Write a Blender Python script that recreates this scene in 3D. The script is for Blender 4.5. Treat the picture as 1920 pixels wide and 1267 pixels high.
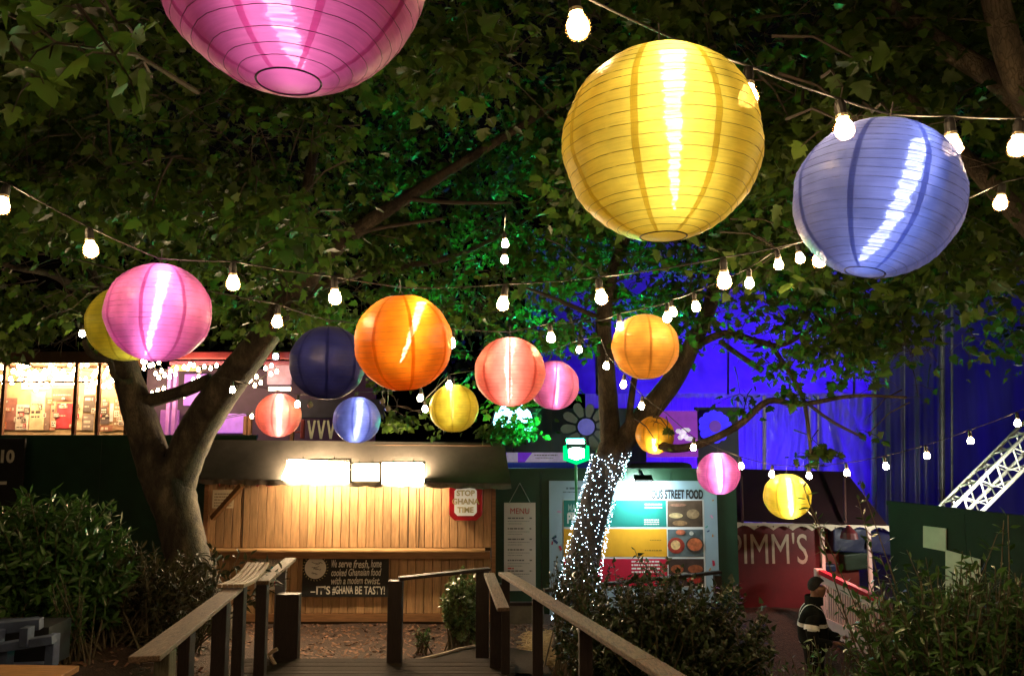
import bpy, bmesh, math, random
import numpy as np
from mathutils import Vector, Matrix, Euler

random.seed(7)
rng = np.random.default_rng(7)
SC = bpy.context.scene
COL = SC.collection
for o in list(bpy.data.objects):
    bpy.data.objects.remove(o, do_unlink=True)

# ---------------------------------------------------------------- camera
F = 1478.0            # focal length in photo pixels (1920 wide)
PITCH = math.radians(6.4)
EYE = 3.05
cam_d = bpy.data.cameras.new('camera')
cam_d.sensor_width = 36.0
cam_d.lens = 36.0 * F / 1920.0
cam_d.clip_start = 0.05
cam_d.clip_end = 400.0
cam = bpy.data.objects.new('camera', cam_d)
cam.location = (0, 0, EYE)
cam.rotation_euler = (math.radians(90) + PITCH, 0, 0)
COL.objects.link(cam)
SC.camera = cam

# ---------------------------------------------------------------- night sky
world = bpy.data.worlds.new('World')
SC.world = world
world.use_nodes = True
wn = world.node_tree.nodes
wl = world.node_tree.links
bg = wn['Background']
sky = wn.new('ShaderNodeTexSky')
sky.sky_type = 'NISHITA'
sky.sun_disc = False
sky.sun_elevation = math.radians(-4.0)
sky.sun_rotation = math.radians(200)
wl.new(sky.outputs[0], bg.inputs[0])
bg.inputs[1].default_value = 0.06

SC.view_settings.view_transform = 'Standard'
SC.view_settings.look = 'None'
SC.view_settings.exposure = 0.0
SC.view_settings.gamma = 1.0
SC.cycles.use_denoising = True
SC.cycles.denoiser = 'OPENIMAGEDENOISE'
SC.cycles.max_bounces = 6
SC.cycles.diffuse_bounces = 3
SC.cycles.glossy_bounces = 2
SC.cycles.transmission_bounces = 4
SC.cycles.transparent_max_bounces = 8
SC.cycles.sample_clamp_indirect = 4.0
SC.cycles.use_light_tree = True
SC.cycles.use_adaptive_sampling = True
SC.cycles.adaptive_threshold = 0.02
SC.cycles.caustics_reflective = False
SC.cycles.caustics_refractive = False

SP, CP = math.sin(PITCH), math.cos(PITCH)
def P(px, py, Y):
    """point on the sight line of photo pixel (px,py) at world distance Y"""
    u = (px - 960.0) / F; v = (633.5 - py) / F
    d = Vector((u, CP - v * SP, SP + v * CP))
    t = Y / d.y
    return Vector((d.x * t, Y, EYE + d.z * t))
def project(p):
    dz = p[2] - EYE
    fwd = p[1] * CP + dz * SP
    up = -p[1] * SP + dz * CP
    return 960 + F * p[0] / fwd, 633.5 - F * up / fwd
def mpp(Y):            # metres per photo pixel at distance Y
    return Y / F

# ---------------------------------------------------------------- materials
MATS = {}
def nt(name):
    m = bpy.data.materials.new(name); m.use_nodes = True
    n = m.node_tree.nodes; l = m.node_tree.links
    return m, n, l, n['Principled BSDF'], n['Material Output']
def mat(name, col, rough=0.6, metal=0.0, var=0.25, scale=6.0, stretch=(1, 1, 1), bump=0.0, bscale=None,
        emit=None, estr=0.0, spec=0.5, objrand=0.0, coat=0.0, col2=None, detail=4.0, transl=0.0):
    if name in MATS: return MATS[name]
    m, n, l, b, out = nt(name)
    tc = n.new('ShaderNodeTexCoord'); mp = n.new('ShaderNodeMapping')
    l.new(tc.outputs['Object'], mp.inputs[0]); mp.inputs['Scale'].default_value = stretch
    nz = n.new('ShaderNodeTexNoise'); nz.inputs['Scale'].default_value = scale; nz.inputs['Detail'].default_value = detail
    nz.inputs['Roughness'].default_value = 0.6
    l.new(mp.outputs[0], nz.inputs[0])
    rp = n.new('ShaderNodeValToRGB')
    c = np.array(col)
    c2 = np.array(col2) if col2 is not None else np.clip(c * (1 + var), 0, 1)
    c1 = np.clip(c * (1 - var), 0, 1)
    rp.color_ramp.elements[0].position = 0.3; rp.color_ramp.elements[1].position = 0.7
    rp.color_ramp.elements[0].color = (*c1, 1); rp.color_ramp.elements[1].color = (*c2, 1)
    l.new(nz.outputs[0], rp.inputs[0])
    src = rp.outputs[0]
    if objrand > 0:
        oi = n.new('ShaderNodeObjectInfo'); mr = n.new('ShaderNodeMapRange')
        mr.inputs['To Min'].default_value = 1 - objrand; mr.inputs['To Max'].default_value = 1 + objrand
        l.new(oi.outputs['Random'], mr.inputs[0])
        hs = n.new('ShaderNodeHueSaturation')
        l.new(mr.outputs[0], hs.inputs['Value']); l.new(src, hs.inputs['Color'])
        src = hs.outputs[0]
        ad = n.new('ShaderNodeVectorMath'); ad.operation = 'SCALE'; ad.inputs['Scale'].default_value = 37.0
        cx = n.new('ShaderNodeCombineXYZ'); 
        for k in range(3): l.new(oi.outputs['Random'], cx.inputs[k])
        l.new(cx.outputs[0], ad.inputs[0]); l.new(ad.outputs[0], mp.inputs['Location'])
    l.new(src, b.inputs['Base Color'])
    b.inputs['Roughness'].default_value = rough; b.inputs['Metallic'].default_value = metal
    b.inputs['Specular IOR Level'].default_value = spec
    if coat: b.inputs['Coat Weight'].default_value = coat
    if bump:
        bn = n.new('ShaderNodeBump'); bn.inputs['Strength'].default_value = bump; bn.inputs['Distance'].default_value = 0.02
        n2 = n.new('ShaderNodeTexNoise'); n2.inputs['Scale'].default_value = bscale or scale * 3; n2.inputs['Detail'].default_value = 5
        l.new(mp.outputs[0], n2.inputs[0]); l.new(n2.outputs[0], bn.inputs['Height']); l.new(bn.outputs[0], b.inputs['Normal'])
    if emit is not None:
        b.inputs['Emission Color'].default_value = (*emit, 1); b.inputs['Emission Strength'].default_value = estr
    if transl:
        tr = n.new('ShaderNodeBsdfTranslucent'); l.new(src, tr.inputs[0])
        mx = n.new('ShaderNodeMixShader'); mx.inputs[0].default_value = transl
        l.new(b.outputs[0], mx.inputs[1]); l.new(tr.outputs[0], mx.inputs[2]); l.new(mx.outputs[0], out.inputs[0])
    MATS[name] = m
    return m
def emis(name, col, s):
    if name in MATS: return MATS[name]
    m, n, l, b, out = nt(name)
    n.remove(b)
    e = n.new('ShaderNodeEmission'); e.inputs[0].default_value = (*col, 1); e.inputs[1].default_value = s
    l.new(e.outputs[0], out.inputs[0]); MATS[name] = m
    return m
def fabric(name, col, transp=0.07, dfac=0.42, rag=.7):
    """lantern nylon: translucent weave, slightly see-through along its threads"""
    if name in MATS: return MATS[name]
    m, n, l, b, out = nt(name); n.remove(b)
    tc = n.new('ShaderNodeTexCoord'); mp = n.new('ShaderNodeMapping'); mp.inputs['Scale'].default_value = (14, 14, 300)
    l.new(tc.outputs['Object'], mp.inputs[0])
    nz = n.new('ShaderNodeTexNoise'); nz.inputs['Scale'].default_value = 1.0; nz.inputs['Detail'].default_value = 3; l.new(mp.outputs[0], nz.inputs[0])
    n3 = n.new('ShaderNodeTexNoise'); n3.inputs['Scale'].default_value = 9.0; n3.inputs['Detail'].default_value = 3; l.new(tc.outputs['Object'], n3.inputs[0])
    r3 = n.new('ShaderNodeValToRGB'); c = np.array(col)
    r3.color_ramp.elements[0].color = (*(c * 0.8), 1); r3.color_ramp.elements[1].color = (*np.clip(c * 1.15, 0, 1), 1)
    r3.color_ramp.elements[0].position = 0.35; r3.color_ramp.elements[1].position = 0.65
    l.new(n3.outputs[0], r3.inputs[0])
    tr = n.new('ShaderNodeBsdfTranslucent'); l.new(r3.outputs[0], tr.inputs[0])
    df = n.new('ShaderNodeBsdfPrincipled'); l.new(r3.outputs[0], df.inputs['Base Color']); df.inputs['Roughness'].default_value = 0.38
    df.inputs['Sheen Weight'].default_value = 0.2
    bn = n.new('ShaderNodeBump'); bn.inputs['Strength'].default_value = 0.25; bn.inputs['Distance'].default_value = 0.004
    l.new(nz.outputs[0], bn.inputs['Height']); l.new(bn.outputs[0], df.inputs['Normal'])
    mx = n.new('ShaderNodeMixShader'); mx.inputs[0].default_value = dfac
    l.new(tr.outputs[0], mx.inputs[1]); l.new(df.outputs[0], mx.inputs[2])
    last = mx
    if transp > 0:
        tp = n.new('ShaderNodeBsdfTransparent'); tp.inputs[0].default_value = (*np.clip(c * 0.6 + 0.4, 0, 1), 1)
        rp = n.new('ShaderNodeMapRange'); rp.inputs['From Min'].default_value = 0.35; rp.inputs['From Max'].default_value = 0.65
        rp.inputs['To Min'].default_value = transp * (1 - rag); rp.inputs['To Max'].default_value = transp * (1 + rag)
        l.new(nz.outputs[0], rp.inputs[0])
        m2 = n.new('ShaderNodeMixShader'); l.new(rp.outputs[0], m2.inputs[0]); l.new(mx.outputs[0], m2.inputs[1]); l.new(tp.outputs[0], m2.inputs[2])
        last = m2
    l.new(last.outputs[0], out.inputs[0]); MATS[name] = m
    return m
def leafmat(name, dark, light, rough=0.45, transl=0.35, spec=0.4):
    if name in MATS: return MATS[name]
    m, n, l, b, out = nt(name)
    at = n.new('ShaderNodeAttribute'); at.attribute_name = 'leafcol'
    rp = n.new('ShaderNodeValToRGB')
    rp.color_ramp.elements[0].color = (*dark, 1); rp.color_ramp.elements[1].color = (*light, 1)
    l.new(at.outputs['Fac'], rp.inputs[0])
    l.new(rp.outputs[0], b.inputs['Base Color']); b.inputs['Roughness'].default_value = rough
    b.inputs['Specular IOR Level'].default_value = spec
    tr = n.new('ShaderNodeBsdfTranslucent'); l.new(rp.outputs[0], tr.inputs[0])
    mx = n.new('ShaderNodeMixShader'); mx.inputs[0].default_value = transl
    l.new(b.outputs[0], mx.inputs[1]); l.new(tr.outputs[0], mx.inputs[2]); l.new(mx.outputs[0], out.inputs[0])
    MATS[name] = m
    return m

# ---------------------------------------------------------------- object helpers
def rootof(o):
    while o is not None and o.parent is not None: o = o.parent
    return o
def tag(o, label=None, cat=None, group=None, kind=None):
    if label: o['label'] = label
    if cat: o['category'] = cat
    if group: o['group'] = group
    if kind: o['kind'] = kind
    return o
def thing(name, label, cat, loc=(0, 0, 0), rot=(0, 0, 0), group=None):
    o = bpy.data.objects.new(name, None); o.empty_display_size = 0.1
    COL.objects.link(o); o.location = loc; o.rotation_euler = rot
    return tag(o, label, cat, group)
def link(name, me, parent=None):
    o = bpy.data.objects.new(name, me); COL.objects.link(o)
    if parent is not None: o.parent = parent
    return o
class MB:
    def __init__(s): s.v = []; s.f = []; s.mi = []; s.cur = 0
    def add(s, vs, fs):
        k = len(s.v); s.v += [tuple(p) for p in vs]
        s.f += [tuple(i + k for i in f) for f in fs]; s.mi += [s.cur] * len(fs)
        return s
    def box(s, c, d, rot=None, taper=1.0):
        hx, hy, hz = d[0] / 2, d[1] / 2, d[2] / 2
        vs = [Vector((x * hx * (taper if z > 0 else 1), y * hy * (taper if z > 0 else 1), z * hz)) for z in (-1, 1) for y in (-1, 1) for x in (-1, 1)]
        if rot is not None:
            R = rot if isinstance(rot, Matrix) else Euler(rot).to_matrix()
            vs = [R @ p for p in vs]
        c = Vector(c)
        return s.add([p + c for p in vs], [(0, 2, 3, 1), (4, 5, 7, 6), (0, 1, 5, 4), (2, 6, 7, 3), (0, 4, 6, 2), (1, 3, 7, 5)])
    def bbox(s, a, b):
        return s.box([(a[i] + b[i]) / 2 for i in range(3)], [abs(b[i] - a[i]) for i in range(3)])
    def beam(s, a, b, w, h, up=(0, 0, 1)):
        a, b = Vector(a), Vector(b); d = b - a; L = d.length; d.normalize()
        sx = d.cross(Vector(up))
        if sx.length < 1e-4: sx = d.cross(Vector((1, 0, 0)))
        sx.normalize(); uz = sx.cross(d)
        R = Matrix((sx, d, uz)).transposed()
        return s.box((a + b) / 2, (w, L, h), R)
    def tube(s, pts, rad, n=8, cap=True, jit=0.0):
        pts = [Vector(p) for p in pts]
        if not hasattr(rad, '__len__'): rad = [rad] * len(pts)
        ref = Vector((0.31, 0.17, 0.93)); rings = []
        vs = []
        prev = None
        for i, p in enumerate(pts):
            t = (pts[min(i + 1, len(pts) - 1)] - pts[max(i - 1, 0)]).normalized()
            if prev is None:
                x = t.cross(ref).normalized()
            else:
                x = (prev - t * prev.dot(t)).normalized()
            prev = x
            y = t.cross(x)
            for k in range(n):
                a = 2 * math.pi * k / n
                r = rad[i] * (1 + (random.uniform(-jit, jit) if jit else 0))
                vs.append(p + (x * math.cos(a) + y * math.sin(a)) * r)
        fs = []
        for i in range(len(pts) - 1):
            for k in range(n):
                fs.append((i * n + k, i * n + (k + 1) % n, (i + 1) * n + (k + 1) % n, (i + 1) * n + k))
        if cap:
            fs.append(tuple(reversed(range(n)))); fs.append(tuple(range((len(pts) - 1) * n, len(pts) * n)))
        return s.add(vs, fs)
    def lathe(s, prof, n=16, c=(0, 0, 0), R=None, close=False):
        vs = []; c = Vector(c)
        for r, z in prof:
            for k in range(n):
                a = 2 * math.pi * k / n
                p = Vector((r * math.cos(a), r * math.sin(a), z))
                vs.append((R @ p if R is not None else p) + c)
        fs = []
        m = len(prof)
        for i in range(m - 1 + (1 if close else 0)):
            j = (i + 1) % m
            for k in range(n):
                fs.append((i * n + k, i * n + (k + 1) % n, j * n + (k + 1) % n, j * n + k))
        return s.add(vs, fs)
    def prism(s, poly, y0, y1, M=None):
        """poly in (x,z), extruded along y"""
        n = len(poly)
        vs = [Vector((x, y0, z)) for x, z in poly] + [Vector((x, y1, z)) for x, z in poly]
        if M is not None: vs = [M @ p for p in vs]
        fs = [tuple(range(n)), tuple(reversed(range(n, 2 * n)))] + [(i, i + n, (i + 1) % n + n, (i + 1) % n) for i in range(n)]
        return s.add(vs, fs)
    def disc(s, c, r, n=16, axis='y', rz=None):
        c = Vector(c)
        vs = [c + Vector((r * math.cos(2 * math.pi * k / n), 0, (rz or r) * math.sin(2 * math.pi * k / n))) for k in range(n)]
        return s.add(vs, [tuple(range(n))])
    def rect(s, x0, x1, z0, z1, y):
        return s.add([(x0, y, z0), (x1, y, z0), (x1, y, z1), (x0, y, z1)], [(0, 1, 2, 3)])
    def mesh(s, name, mats, smooth=False, off=(0, 0, 0)):
        me = bpy.data.meshes.new(name)
        o = Vector(off)
        me.from_pydata([(p[0] - o[0], p[1] - o[1], p[2] - o[2]) for p in s.v], [], s.f)
        if not isinstance(mats, (list, tuple)): mats = [mats]
        for m in mats: me.materials.append(m)
        if len(mats) > 1: me.polygons.foreach_set('material_index', s.mi)
        if smooth: me.polygons.foreach_set('use_smooth', [True] * len(s.f))
        me.update()
        return me
    def build(s, name, mats, parent=None, smooth=False, local=False):
        """vertices are in world space unless local (the thing's own frame)"""
        off = (0, 0, 0)
        r = rootof(parent)
        if r is not None and not local: off = r.location
        return link(name, s.mesh(name, mats, smooth, off), parent)
def struct(o): o['kind'] = 'structure'; return o
def smooth_by_bevel(o, w=0.004, seg=2):
    md = o.modifiers.new('bevel', 'BEVEL'); md.width = w; md.segments = seg; md.limit_method = 'ANGLE'
    return o

DG = None
def textmesh(name, s, size, m, parent, loc, sx=1.0, shear=0.0, bold=0.0, align='LEFT', ry=0.0, local=False, extr=0.0, rotz=0.0, space=1.0, line=1.0, fit=None):
    cu = bpy.data.curves.new('txt', 'FONT'); cu.body = s; cu.size = size; cu.shear = shear; cu.offset = bold
    cu.align_x = align; cu.extrude = extr; cu.resolution_u = 3; cu.space_character = space; cu.space_line = line
    ob = bpy.data.objects.new('txt', cu); COL.objects.link(ob)
    bpy.context.view_layer.update()
    me = bpy.data.meshes.new_from_object(ob.evaluated_get(bpy.context.evaluated_depsgraph_get()))
    bpy.data.objects.remove(ob); me.name = name
    if fit:
        xs_ = [v.co.x for v in me.vertices]; sx = (fit[1] - fit[0]) / (max(xs_) - min(xs_)); loc = (fit[0] - min(xs_) * sx, loc[1], loc[2])
    r = rootof(parent)
    off = Vector((0, 0, 0)) if (local or r is None) else r.location
    M = Matrix.Translation(Vector(loc) - off) @ Matrix.Rotation(rotz, 4, 'Z') @ Matrix.Rotation(ry, 4, 'Y') @ Matrix.Rotation(math.pi / 2, 4, 'X') @ Matrix.Diagonal((sx, 1, 1, 1))
    me.transform(M)
    me.materials.clear(); me.materials.append(m)
    return link(name, me, parent)
def scribble(mb, x0, x1, z, h, y, n=12, w=0.004, seed=0):
    """an illegible line of print as a row of small blocks"""
    r = random.Random(seed); x = x0
    while x < x1:
        l = r.uniform(0.6, 2.2) * h
        mb.rect(x, min(x + l, x1), z - h * 0.35, z + h * 0.35, y)
        x += l + h * 0.35

# ---------------------------------------------------------------- leaves
MAPLE = [(0, 0), (.2, -.06), (.44, .06), (.31, .22), (.58, .46), (.31, .46), (.27, .64), (0, 1.02), (-.27, .64), (-.31, .46), (-.58, .46), (-.31, .22), (-.44, .06), (-.2, -.06)]
def maple():
    v = [(x, y - .3, -.22 * abs(x) - .12 * max(0, y - .4)) for x, y in MAPLE] + [(0, .05, .05)]
    n = len(MAPLE)
    return np.array(v), np.array([(n, i, (i + 1) % n) for i in range(n)])
def laurel():
    v = np.array([(0, 0, 0), (.15, .28, .03), (.17, .55, .02), (.0, 1.0, -.1), (-.17, .55, .02), (-.15, .28, .03), (0, .3, -.03), (0, .6, -.06)])
    f = np.array([(0, 1, 6), (1, 2, 7), (1, 7, 6), (2, 3, 7), (0, 6, 5), (5, 6, 7), (5, 7, 4), (4, 7, 3)])
    return v, f
def ivy():
    v = np.array([(0, 0, 0), (.38, .1, -.05), (.26, .4, 0), (0, .95, -.1), (-.26, .4, 0), (-.38, .1, -.05), (0, .35, .05)])
    f = np.array([(6, i, (i + 1) % 6) for i in range(6)])
    return v, f
def leafmesh_np(name, base, faces, pos, mats3, size, colr, material):
    """one mesh from many leaf placements"""
    N = len(pos); nv = len(base); nf = len(faces)
    sq = np.ones((N, 1, 3)); 
    if N > 1: sq[:, 0, 0] = rng.uniform(.72, 1.12, N); sq[:, 0, 2] = rng.uniform(-.6, 2.2, N)
    V = np.einsum('nij,nvj->nvi', mats3, base[None] * sq) * size[:, None, None] + pos[:, None, :]
    Fc = faces[None] + (np.arange(N) * nv)[:, None, None]
    me = bpy.data.meshes.new(name)
    me.vertices.add(N * nv); me.vertices.foreach_set('co', V.astype(np.float32).ravel())
    nfa = N * nf
    me.loops.add(nfa * 3); me.loops.foreach_set('vertex_index', Fc.astype(np.int32).ravel())
    me.polygons.add(nfa); me.polygons.foreach_set('loop_start', np.arange(0, nfa * 3, 3, dtype=np.int32))
    at = me.attributes.new('leafcol', 'FLOAT_COLOR', 'POINT')
    cc = np.repeat(colr, nv); cc = np.stack([cc, cc, cc, np.ones_like(cc)], 1)
    at.data.foreach_set('color', cc.astype(np.float32).ravel())
    me.materials.append(material)
    me.update(calc_edges=True); me.validate()
    return me
def rotmats(up, fwd):
    """columns x,y,z with y ~ fwd (leaf axis) and z ~ up"""
    y = fwd / np.linalg.norm(fwd, axis=1, keepdims=True)
    x = np.cross(y, up); x /= np.linalg.norm(x, axis=1, keepdims=True) + 1e-9
    z = np.cross(x, y)
    return np.stack([x, y, z], 2)
def foliage(parent, kind, pos, M3, size, material, nobj=300, name_stuff='crown', off=(0, 0, 0)):
    base, faces = {'maple': maple, 'laurel': laurel, 'ivy': ivy}[kind]()
    N = len(pos); colr = np.clip(rng.normal(0.5, 0.25, N), 0, 1)
    pos = pos - np.array(off)
    wp = pos + np.array(off)
    # largest in view
    dz = wp[:, 2] - EYE; fwd = wp[:, 1] * CP + dz * SP; upv = -wp[:, 1] * SP + dz * CP
    fw = np.maximum(fwd, .3)
    px = 960 + F * wp[:, 0] / fw; py = 633.5 - F * upv / fw
    inv = (fwd > .5) & (px > 5) & (px < 1915) & (py > 5) & (py < 1260)
    score = np.where(inv, size / fw, -1)
    order = np.argsort(-score)
    k = min(nobj, int(inv.sum()))
    pick = order[:k]; rest = order[k:]
    variants = []
    for c in (0.15, 0.4, 0.6, 0.9):
        variants.append(leafmesh_np('leaf', base, faces, np.zeros((1, 3)), np.eye(3)[None], np.ones(1), np.array([c]), material))
    for i in pick:
        o = link('leaf', variants[int(min(3, colr[i] * 4))], parent)
        R = M3[i] * size[i]
        o.matrix_local = Matrix(((R[0][0], R[0][1], R[0][2], pos[i][0]), (R[1][0], R[1][1], R[1][2], pos[i][1]), (R[2][0], R[2][1], R[2][2], pos[i][2]), (0, 0, 0, 1)))
    if len(rest):
        o = link(name_stuff, leafmesh_np(name_stuff, base, faces, pos[rest], M3[rest], size[rest], colr[rest], material), parent)
        o['kind'] = 'stuff'
# ================================================================= SETTING
def sst(a, b, x):
    t = min(1, max(0, (x - a) / (b - a))); return t * t * (3 - 2 * t)
def gz(x, y):
    z = 0.07 * min(11.5, max(-0.5, 13 - y)) if y < 13 else 0.0
    z += 0.5 * sst(-2.6, -4.0, x) * sst(12.5, 8.5, y)
    z -= 0.75 * sst(0.6, 3.0, x) * sst(13.5, 11, y)
    return z
M_soil = mat('wood_chip_mulch', (0.045, 0.024, 0.015), 0.95, var=0.5, scale=30, bump=0.9, bscale=60)
mb = MB(); nx, ny = 90, 90
xs = [-60 + 120 * (0.5 + 0.5 * math.copysign(abs(2 * i / nx - 1) ** 2.2, i / nx - .5)) for i in range(nx + 1)]
ys = [-12 + (14 - -12) * j / 60 for j in range(61)] + [14 + 3.0 * 1.12 ** k * (k + 1) for k in range(14)]
vs = [(x, y, gz(x, y) + random.uniform(-.02, .02)) for y in ys for x in xs]
W = nx + 1
mb.add(vs, [(j * W + i, j * W + i + 1, (j + 1) * W + i + 1, (j + 1) * W + i) for j in range(len(ys) - 1) for i in range(nx)])
struct(mb.build('ground', M_soil, smooth=True))

# loose wood chips between the deck and the kiosk
mb = MB()
for i in range(5200):
    x = random.uniform(-5.2, 1.6); y = random.uniform(8.9, 12.45)
    if random.random() < .25: x = random.uniform(-7, -3); y = random.uniform(6.0, 9.5)
    z = gz(x, y) + .012
    L = random.uniform(.015, .05); w = L * random.uniform(.25, .5)
    R = Euler((random.uniform(-.5, .5), random.uniform(-.5, .5), random.uniform(0, 6.28))).to_matrix()
    mb.add([R @ Vector(p) + Vector((x, y, z)) for p in ((-L, -w, 0), (L, -w * .6, 0), (L * .8, w, .004), (-L * .9, w * .8, .004))], [(0, 1, 2, 3)])
o = mb.build('wood_chips', mat('bark_chip', (0.16, 0.085, 0.05), 0.9, var=0.6, scale=9)); tag(o, 'loose brown bark chips strewn over the bed before the kiosk', 'bark chips', kind='stuff')
mb = MB()
for i in range(900):
    p = P(random.uniform(985, 1075), random.uniform(1172, 1235), random.uniform(9.6, 11.6))
    x, y = p.x, p.y; z = gz(x, y) + random.uniform(.01, .07)
    a = random.uniform(0, 3.14); L = random.uniform(.05, .14)
    d = Vector((math.cos(a), math.sin(a), random.uniform(-.3, .3))) * L
    mb.tube([Vector((x, y, z)) - d, Vector((x, y, z)) + d], .004, 3, cap=False)
o = mb.build('straw', mat('straw', (0.45, 0.33, 0.17), 0.8, scale=20)); tag(o, 'pale straw heaped below the hanging menu by the ramp', 'straw', kind='stuff')

# ----------------------------------------------------------------- ramp deck
M_deck = mat('deck_board', (0.03, 0.021, 0.015), 0.9, spec=.15, var=0.45, scale=5, stretch=(3, 25, 25), bump=0.35, objrand=0.25)
M_rail = mat('weathered_rail_wood', (0.12, 0.075, 0.045), 0.75, var=0.6, scale=4, stretch=(20, 2.5, 20), bump=0.45, objrand=0.15)
M_post = mat('dark_stained_post', (0.02, 0.012, 0.01), 0.6, var=0.4, scale=6, stretch=(12, 12, 1.5), bump=0.3)
M_postg = mat('green_weathered_post', (0.13, 0.125, 0.085), 0.8, var=0.4, scale=6, stretch=(20, 20, 2), bump=0.4)
def deckz(y): return 0.49 + 0.075 * max(0, 8.65 - y)
def railx(y): return (-1.977 - .184 * (y - 4.4), -.085 + .184 * (8.65 - y))
ramp = bpy.data.objects.new('ramp', None); COL.objects.link(ramp); struct(ramp)
y = -0.9
while y < 9.05:
    x0, x1 = railx(y); 
    if y > 8.3: x0, x1 = -3.0, -.02
    mb = MB()
    za, zb = deckz(y), deckz(y + .136)
    dz = random.uniform(-.003, .003)
    xa, xb = x0 - .05, x1 + .05
    mb.add([(xa, y, za - .03), (xb, y, za - .03), (xb, y + .136, zb - .03), (xa, y + .136, zb - .03),
            (xa, y, za + dz), (xb, y, za + dz), (xb, y + .136, zb + dz), (xa, y + .136, zb + dz)],
           [(3, 2, 1, 0), (4, 5, 6, 7), (0, 1, 5, 4), (1, 2, 6, 5), (2, 3, 7, 6), (3, 0, 4, 7)])
    mb.build('plank', M_deck, ramp)
    y += .143
mb = MB(); mb.bbox((-3.0, 9.03, .2), (-.3, 9.09, .46)); mb.build('deck_edge_board', M_deck, ramp)
# path that leaves the deck to the right, with a pale curved edging
edge = [P(px, py, Y) for px, py, Y in ((745, 1243, 9.03), (790, 1238, 9.2), (830, 1228, 9.5), (860, 1219, 9.75), (890, 1213, 9.95), (950, 1212, 10.0), (1010, 1222, 9.7))]
mb = MB()
vs = [(p.x, p.y, p.z) for p in edge] + [(p.x + .1, 8.7, .455) for p in edge]
n = len(edge); mb.add(vs, [(i, i + n, i + 1 + n, i + 1) for i in range(n - 1)])
struct(mb.build('path', M_deck))
mb = MB(); mb.tube([p + Vector((0, .01, .01)) for p in edge[:5]], .022, 6)
eo = mb.build('path_edging', mat('edging_board', (0.36, 0.27, 0.18), 0.8)); struct(eo)
mb = MB(); mb.tube([P(px, py, 8.9) for px, py in ((505, 1290), (512, 1262), (516, 1245), (508, 1232), (504, 1226), (512, 1220), (520, 1216))], .022, 6)
struct(mb.build('edging_strip', MATS['edging_board']))

def rail(label, boards, posts, pmat=None, grp='timber handrails along the ramp'):
    a = boards[0][0]
    t = thing('handrail', label, 'handrail', (a[0], a[1], gz(a[0], a[1])), group=grp)
    for a, b, w, h, m in boards:
        L = (Vector(b) - Vector(a)).length
        nseg = max(1, round(L / 2.4))
        for k in range(nseg):
            p = Vector(a).lerp(Vector(b), k / nseg); q = Vector(a).lerp(Vector(b), (k + 1) / nseg - (.004 / L if k < nseg - 1 else 0))
            mb = MB(); mb.beam(p, q, w, h); smooth_by_bevel(mb.build('rail_board', m, t), .006)
    for (x, y, z, w, d, m) in posts:
        mb = MB(); mb.bbox((x - w / 2, y - d / 2, gz(x, y) - .3), (x + w / 2, y + d / 2, z)); smooth_by_bevel(mb.build('post', m, t), .006)
    return t
def rz_(y): return 1.49 + .075 * (8.65 - y)
# left rail of the ramp
bl = [((railx(4.4)[0], 4.4, rz_(4.4)), (railx(7.35)[0], 7.35, rz_(7.35)), .165, .032, M_rail)]
t = rail('weathered handrail on the left of the ramp, bending up at its far end', bl,
     [(railx(y)[0] + dx, y, rz_(y) - .025, w, .1, m) for y, dx, w, m in ((4.75, .03, .09, M_postg), (5.6, -.03, .08, M_post), (6.75, .0, .12, M_post), (7.75, 0, .1, M_post))])
M_groove = mat('grooved_pale_board', (0.26, 0.18, 0.11), 0.7, var=0.3, scale=6, stretch=(25, 3, 25), bump=.3)
mb = MB()
a, b = Vector((railx(7.35)[0] + .02, 7.2, rz_(7.2) + .045)), P(484, 1056, 8.7)
for k in range(5):
    off = Vector((-.1 + .05 * k, 0, 0)); pts = []
    for i in range(7):
        s = i / 6; p = a.lerp(b, s) + off; p.z += -.05 * math.sin(s * math.pi); pts.append(p)
    for i in range(6): mb.beam(pts[i], pts[i + 1], .036, .03)
mb.build('grooved_board', M_groove, t)
# far left return
rail('short handrail stub with blackened posts to the left of the gateway', [(P(492, 1092, 8.3), P(545, 1048, 9.6), .13, .04, M_rail)],
     [(P(493, 1092, 8.35).x, 8.35, 1.44, .11, .1, M_post), (P(542, 1100, 9.15).x, 9.15, P(540, 1112, 9.15).z, .26, .12, M_post),
      (P(527, 1060, 9.45).x, 9.45, 1.42, .12, .04, mat('blue_grey_board', (0.1, 0.1, 0.12), 0.7))])
# right side
c1, c2 = P(748, 1084, 9.0), P(918, 1066, 9.35)
rail('dark handrail crossing in front of the shrub, between two thick posts', [(c1, c2, .1, .035, M_post)],
     [(P(742, 1100, 9.0).x, 9.0, c1.z - .02, .16, .12, M_post), (P(905, 1080, 9.35).x, 9.35, c2.z - .02, .15, .12, M_post)])
d1, d2 = P(917, 1076, 9.0), P(944, 1142, 7.7)
rail('short steep rail board dropping towards the viewer beside the menu', [(d1, d2, .12, .035, M_rail)],
     [(P(932, 1100, 8.8).x, 8.8, d1.z - .06, .15, .1, M_post)])
e1, e2 = Vector((railx(8.65)[1], 8.65, rz_(8.65))), Vector((railx(0)[1], 0, rz_(0)))
rail('long handrail on the right of the ramp, tinted green by the floodlight', [(e1, e2, .125, .035, M_rail)],
     [(railx(y)[1], y, rz_(y) - .03, .09, .09, M_post) for y in (8.55, 7.0, 5.5, 3.4, 1.6)])
rail('thin dark handrail behind the bushes in front of the food poster', [(P(1020, 1106, 10.6), P(1352, 1072, 11.2), .08, .04, M_post)],
     [(P(1050, 1110, 10.65).x, 10.65, P(1050, 1107, 10.65).z, .1, .1, M_post), (P(1345, 1075, 11.2).x, 11.2, P(1345, 1078, 11.2).z, .1, .1, M_post)])

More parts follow.
